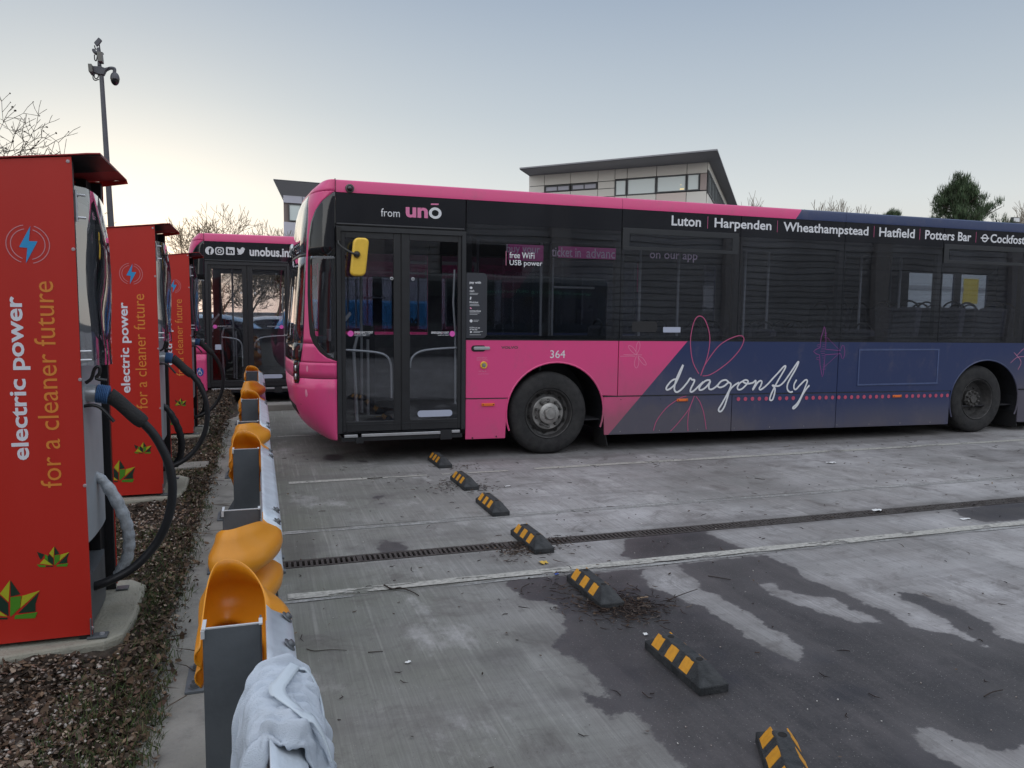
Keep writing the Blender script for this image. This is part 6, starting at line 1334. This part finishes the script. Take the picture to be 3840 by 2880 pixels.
CP = [(0, .25), (0, .52), (.03, .58), (.24, .66), (.36, .97), (.45, 1.0), (.66, 1.0), (.78, .93), (.92, .66), (.99, .60), (1.0, .3), (.97, .22), (.03, .2)]
VP = [(0, .16), (0, .45), (.05, .52), (.16, .60), (.24, .95), (.28, 1.0), (.98, 1.0), (1.0, .95), (1.0, .18), (.97, .14), (.03, .13)]
car('parked_car', 'car', 'pale blue car glimpsed through the rear bus windows, left of the door post', -3.6, 21, 4.3, 1.5, CP, 'car_pale_blue')
car('parked_car', 'car', 'white car glimpsed low behind the left door pane of the rear bus', -1.7, 24, 4.3, 1.45, CP, 'car_white')
car('parked_van', 'van', 'bright blue van glimpsed through the right door pane of the rear bus', .35, 20.3, 4.6, 1.9, VP, 'van_blue')
for ch_ in [c for c in bpy.data.objects if c.name.startswith('parked_van')]:
    ch_.location.x = -.30
    for g_ in [q for q in ch_.children if q.name.startswith('side_glass')]: bpy.data.objects.remove(g_)
coach = thing('parked_coach', 'pale blue-white coach seen through the rear windows of the front bus', 'coach', (19.5, 18, 0))
mb = MB(); mb.prism([(15.2, .4), (15.0, 1.2), (15.2, 3.0), (15.4, 3.2), (26, 3.2), (26, .4)], 'xz', 16.9, 19.4); obj('body', mb, 'coach_white', coach, bev=.08)
mb = MB(); mb.prism([(15.3, 2.42), (26, 2.30), (26, 2.42), (15.3, 2.56)], 'xz', 16.885, 16.898); obj('stripe', mb, 'coach_stripe', coach)
mb = MB(); mb.box(19.2, 19.75, 16.88, 16.898, 2.05, 2.75); obj('yellow_sign', mb, 'coach_yellow', coach)
for x in (17.5, 24):
    mb = MB(); mb.lathe([(.2, 16.88), (.46, 16.885), (.48, 16.95), (.48, 17.2)], 28, (x, 0, .48)); obj('wheel', mb, 'tyre', coach, smooth=True)

# ---------------------------------------------------------------- camera mast
mat('mast_grey', (.10, .105, .12), .55, .2, var=.1); mat('mast_box', (.16, .165, .15), .6); mat('wire_white', (.55, .55, .55), .6)
MY = 16.
mast = thing('camera_mast', 'tall thin grey mast with a dome camera and floodlight rising over the chargers', 'mast', (at(410, 700, MY)[0], MY, 0))
def mp_(x, y): return at(300+x*.18083, 100+y*.18083, MY)
b0 = at(420, 900, MY); t0_ = mp_(400, 440)
t1_ = mp_(435, 1000)
dxz = (b0[0]-t1_[0])/(b0[2]-t1_[2])
foot = (b0[0]+dxz*0-.0, MY, 0)
s_ = .18083*MY*1.03/F
mb = MB(); mb.tube([(b0[0]+.12, MY, 0), b0, mp_(445, 1010), mp_(430, 900)], [.065, .055, .038, .036], 10); obj('pole', mb, 'mast_grey', mast, smooth=True)
def flat(nm, pts, mt, dep, y0=0, par=None, bev=.01):
    mb = MB(); P2_ = [mp_(*p) for p in pts]; mb.prism([(p[0], p[2]) for p in P2_], 'xz', MY+y0-dep/2, MY+y0+dep/2); return obj(nm, mb, mt, par or mast, bev=bev)
flat('pole_neck', [(370, 590), (410, 590), (445, 830), (370, 830)], 'mast_grey', .10)
flat('control_box', [(378, 575), (478, 578), (500, 780), (410, 775)], 'mast_box', .18, -.08)
flat('bracket', [(365, 835), (440, 835), (520, 870), (620, 850), (540, 930), (500, 1015), (390, 1000), (290, 960), (270, 830)], 'mast_grey', .12)
flat('floodlight', [(190, 805), (270, 810), (290, 960), (270, 985), (205, 970)], 'mast_box', .26, 0)
mb = MB(); mb.tube(smoothpath([mp_(560, 890), mp_(620, 862), mp_(690, 865), mp_(715, 885), mp_(715, 950)], 4), .030, 8); obj('camera_arm', mb, 'mast_grey', mast, smooth=True)
c_ = mp_(725, 1085); R_ = abs(mp_(825, 1085)[0]-c_[0]); Hh = abs(mp_(725, 945)[2]-c_[2])
mb = MB(); mb.lathe([(0, c_[2]+Hh)]+[(R_*math.sin(a)**.85, c_[2]+Hh*math.cos(a)) for a in np.linspace(.15, math.pi*.52, 9)], 20, (c_[0], MY, 0), 'z'); dc = obj('dome_camera', mb, 'mast_grey', mast, smooth='all')
mb = MB(); mb.lathe([(R_*.97*math.sin(a), c_[2]+Hh*.98*math.cos(a)) for a in np.linspace(math.pi*.52, math.pi, 8)], 20, (c_[0], MY, 0), 'z'); obj('dome_cover', mb, 'gloss_black', dc, smooth='all')
mb = MB(); mb.lathe([(.028, MY-R_*.85), (.0, MY-R_*.86)], 12, (mp_(785, 1150)[0], 0, mp_(785, 1150)[2])); obj('lens', mb, 'drain_dark', dc)
flat('solar_panel', [(290, 335), (390, 225), (462, 290), (400, 375), (350, 420)], 'mast_grey', .05, 0)
flat('panel_stem', [(350, 440), (410, 440), (425, 590), (365, 590)], 'mast_grey', .08); flat('side_lamp', [(262, 478), (318, 478), (345, 520), (375, 530), (370, 565), (320, 575), (262, 525)], 'mast_grey', .14)
mb = MB()
for P in ([(400, 360), (408, 430), (428, 560)], [(300, 390), (320, 460), (345, 470)], [(300, 580), (305, 680), (335, 710), (355, 640), (360, 590)], [(270, 990), (275, 1080), (320, 1115), (370, 1100), (395, 1095)], [(290, 1010), (320, 1080), (370, 1060), (385, 1000)], [(430, 530), (470, 545), (485, 580)]): mb.tube(smoothpath([mp_(*p) for p in P], 4), .010, 5)
obj('cables', mb, 'charger_black', mast, smooth=True)

# ---------------------------------------------------------------- trees
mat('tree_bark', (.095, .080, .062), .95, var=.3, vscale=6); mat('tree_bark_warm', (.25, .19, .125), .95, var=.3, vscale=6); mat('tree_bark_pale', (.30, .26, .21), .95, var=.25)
def tube_fast(V, Fc, p, q, r0, r1, n=4):
    d = q-p; l = np.linalg.norm(d)+1e-9; d = d/l; a = np.cross(d, [0, 0, 1.]) if abs(d[2]) < .95 else np.cross(d, [1., 0, 0]); a /= np.linalg.norm(a); b_ = np.cross(d, a); k = len(V)
    for c, r in ((p, r0), (q, r1)):
        for j in range(n): t = 2*math.pi*j/n; V.append(tuple(c+(a*math.cos(t)+b_*math.sin(t))*r))
    for j in range(n): Fc.append((k+j, k+(j+1) % n, k+n+(j+1) % n, k+n+j))
def bare_tree(label, x, y, H, seed, spread=.55, r0=.11, levels=6, split=3, bark='tree_bark', tips=None, up=.25, trunk=.28, lean=(0, 0), minr=.004):
    rnd = random.Random(seed); root = thing('bare_tree', label, 'tree', (x, y, 0)); root['group'] = 'leafless trees round the yard'
    TV, TF, V, Fc = [], [], [], []; ends = []
    def grow(p, d, L_, r, lv):
        n = 3 if lv < levels-1 else 2
        for i in range(n):
            d2 = d+np.array([rnd.gauss(0, .13), rnd.gauss(0, .13), rnd.gauss(0, .08)+up*.12]); d2 /= np.linalg.norm(d2)
            q = p+d2*L_/n; r2 = r*.87
            if lv <= 1: tube_fast(TV, TF, p, q, r, r2, 7)
            else: tube_fast(V, Fc, p, q, max(r, minr), max(r2, minr*.8), 4 if lv < 4 else 3)
            p, d, r = q, d2, r2
            if lv >= 1 and i < n-1 and lv < levels and rnd.random() < .75:
                sd = np.array([rnd.gauss(0, 1), rnd.gauss(0, 1), rnd.gauss(0, .5)]); sd -= d*(sd@d); sd /= np.linalg.norm(sd); e = d*.75+sd*(.75+spread*.5); e[2] += up*.4; e /= np.linalg.norm(e)
                grow(p, e, L_*.62, r*.5, lv+1 if lv+1 > 2 else 2)
        if lv >= levels: ends.append(p); return
        k = split if lv < 3 else rnd.choice((2, 2, 3))
        for j in range(k):
            t = 2*math.pi*(j+rnd.random()*.7)/k; s1 = np.cross(d, [0.3, .1, 1.]); s1 /= np.linalg.norm(s1)+1e-9; s2 = np.cross(d, s1)
            w_ = spread*rnd.uniform(.6, 1.3); e = d+(s1*math.cos(t)+s2*math.sin(t))*w_; e[2] += up; e /= np.linalg.norm(e)
            grow(p, e, L_*rnd.uniform(.62, .86), r*(.66 if k > 2 else .72), lv+1)
    grow(np.zeros(3), np.array([lean[0], lean[1], 1.]), H*trunk, r0, 0)
    mb = MB(); mb.add(TV, TF); obj('trunk', mb, bark, root, smooth='all', local=True)
    mb = MB(); mb.add(V, Fc); o = obj('branches', mb, bark, root, smooth='all', local=True)
    if tips:
        E = np.array([e for e in ends if rnd.random() < tips]); n = len(E)
        if n: 
            sc_ = scatter('seed_clusters', (oc, ocf), E, rand_rot(n, .8), rng.uniform(.010, .022, n), np.array([(.05, .04, .03)])[np.zeros(n, int)], 'twigs', root)
    return root
def tt(px, py, Y): p = at(px, py, Y); return p
def place(label, px, pytop, Y, seed, **k): p = tt(px, pytop, Y); return bare_tree(label, p[0], Y, p[2]*1.0, seed, **k)
place('second leafless tree, its fine twigs filling in behind the first at the left edge', -330, 160, 15.5, 12, spread=.8, r0=.13, levels=7, up=.1, trunk=.24, minr=.0045)
place('spreading leafless tree reaching in at the upper left edge', -260, 60, 13.5, 11, spread=.85, r0=.13, levels=7, tips=.22, up=.05, trunk=.26, minr=.0045)
place('leafless tree low at the left edge beyond the first charger', -900, 200, 17, 5, spread=.7, r0=.14, levels=6, minr=.006)
place('warm-brown bare tree left of the others behind the rear bus', 690, 905, 34, 21, spread=.6, levels=6, bark='tree_bark_warm', minr=.0085)
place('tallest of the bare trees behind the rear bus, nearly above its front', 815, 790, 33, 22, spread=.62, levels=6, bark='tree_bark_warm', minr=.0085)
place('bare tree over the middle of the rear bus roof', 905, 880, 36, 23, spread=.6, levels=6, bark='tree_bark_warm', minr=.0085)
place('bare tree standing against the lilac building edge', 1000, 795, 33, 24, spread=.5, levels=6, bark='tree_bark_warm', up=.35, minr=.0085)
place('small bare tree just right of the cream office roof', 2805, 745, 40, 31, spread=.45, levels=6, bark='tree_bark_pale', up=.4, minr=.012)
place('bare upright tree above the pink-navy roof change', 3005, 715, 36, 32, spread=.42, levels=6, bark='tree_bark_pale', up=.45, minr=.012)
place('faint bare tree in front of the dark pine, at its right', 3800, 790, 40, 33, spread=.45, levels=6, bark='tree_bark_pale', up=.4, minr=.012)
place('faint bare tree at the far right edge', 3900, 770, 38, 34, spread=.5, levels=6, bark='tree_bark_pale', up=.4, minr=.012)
# pine: limbs carrying clumps of needles
mat('pine_bark', (.07, .055, .045), .95); vcol_mat('pine_needles', .75)
def pine(label, px, pytop, Y, wpx, seed, n_clump=620):
    rnd = np.random.default_rng(seed); p = at(px, pytop, Y); H = p[2]; half = wpx/2*Y*1.06/F*1.25
    root = thing('pine_tree', label, 'tree', (p[0], Y, 0)); mb = MB(); mb.tube([(0, 0, 0), (.05, 0, H*.5), (0, .05, H*.95)], [.22, .15, .03], 10); obj('trunk', mb, 'pine_bark', root, smooth=True, local=True)
    lb = MB(); CP_ = []
    for i in range(105):
        t = rnd.uniform(.0, 1)**.8; z = H*(.50+.49*t); R_ = half*(1-t**3.)*rnd.choice([.6, .85, 1.05, 1.2])*(.72+.28*math.sin(math.pi*min(1, .25+t)))+.22; a = rnd.uniform(0, 2*math.pi)
        tip = np.array([R_*math.cos(a), R_*math.sin(a), z+.35*R_*rnd.uniform(.1, .8)]); b_ = np.array([0, 0, z-.25*R_])
        lb.tube([tuple(b_), tuple((b_+tip)/2+np.array([0, 0, -.1])), tuple(tip)], [.05, .03, .012], 5)
        for k in range(7):
            s_ = rnd.uniform(.35, 1.02); q = b_+(tip-b_)*s_+rnd.normal(0, .16, 3); CP_.append(q)
    obj('limbs', lb, 'pine_bark', root, smooth=True, local=True)
    CP_ = np.array(CP_); m_ = 46; n = len(CP_)*m_
    base = np.repeat(CP_, m_, 0)+rnd.normal(0, .085, (n, 3)); tone = np.repeat(rnd.uniform(.55, 1.35, len(CP_)), m_)[:, None]
    nu_ = ([(-.06, 0, 0), (.06, 0, 0), (0, .03, 1.)], [(0, 1, 2)])
    a = rnd.uniform(0, 2*np.pi, n); tl = np.abs(rnd.normal(0, .75, n)); ca, sa = np.cos(a), np.sin(a); ct, st_ = np.cos(tl), np.sin(tl); z0 = np.zeros(n); o1 = np.ones(n)
    Rz = np.stack([ca, -sa, z0, sa, ca, z0, z0, z0, o1], 1).reshape(n, 3, 3); Rx = np.stack([o1, z0, z0, z0, ct, -st_, z0, st_, ct], 1).reshape(n, 3, 3)
    cols = np.array([(.05, .085, .042), (.075, .115, .055), (.10, .13, .075)])[rnd.choice(3, n)]*tone
    scatter('needles', nu_, base, Rz @ Rx, rnd.uniform(.16, .30, n), cols, 'pine_needles', root, kind='stuff')
pine('dark rounded pine tree rising above the navy end of the bus roof', 3600, 684, 30, 300, 3)
pine('tip of a distant pine just showing over the bus roof left of the big pine', 3345, 808, 40, 50, 4)
# floodlight on the far building top at the right
fx = at(3805, 825, 30); fl_ = thing('floodlight', 'small white floodlight on a post at the far right above the bus roof', 'floodlight', (fx[0], 30, 0))
mb = MB(); mb.tube([(fx[0], 30, 0), (fx[0], 30, fx[2]-.2)], .06, 8); obj('post', mb, 'mast_grey', fl_)
mb = MB(); mb.box(fx[0]-.24, fx[0]+.24, 29.9, 30.05, fx[2]-.15, fx[2]+.13); hd_ = obj('lamp_head', mb, 'window_frame', fl_); mb = MB(); mb.box(fx[0]-.19, fx[0]+.19, 29.88, 29.898, fx[2]-.10, fx[2]+.09); obj('lens', mb, 'litter_white', hd_)
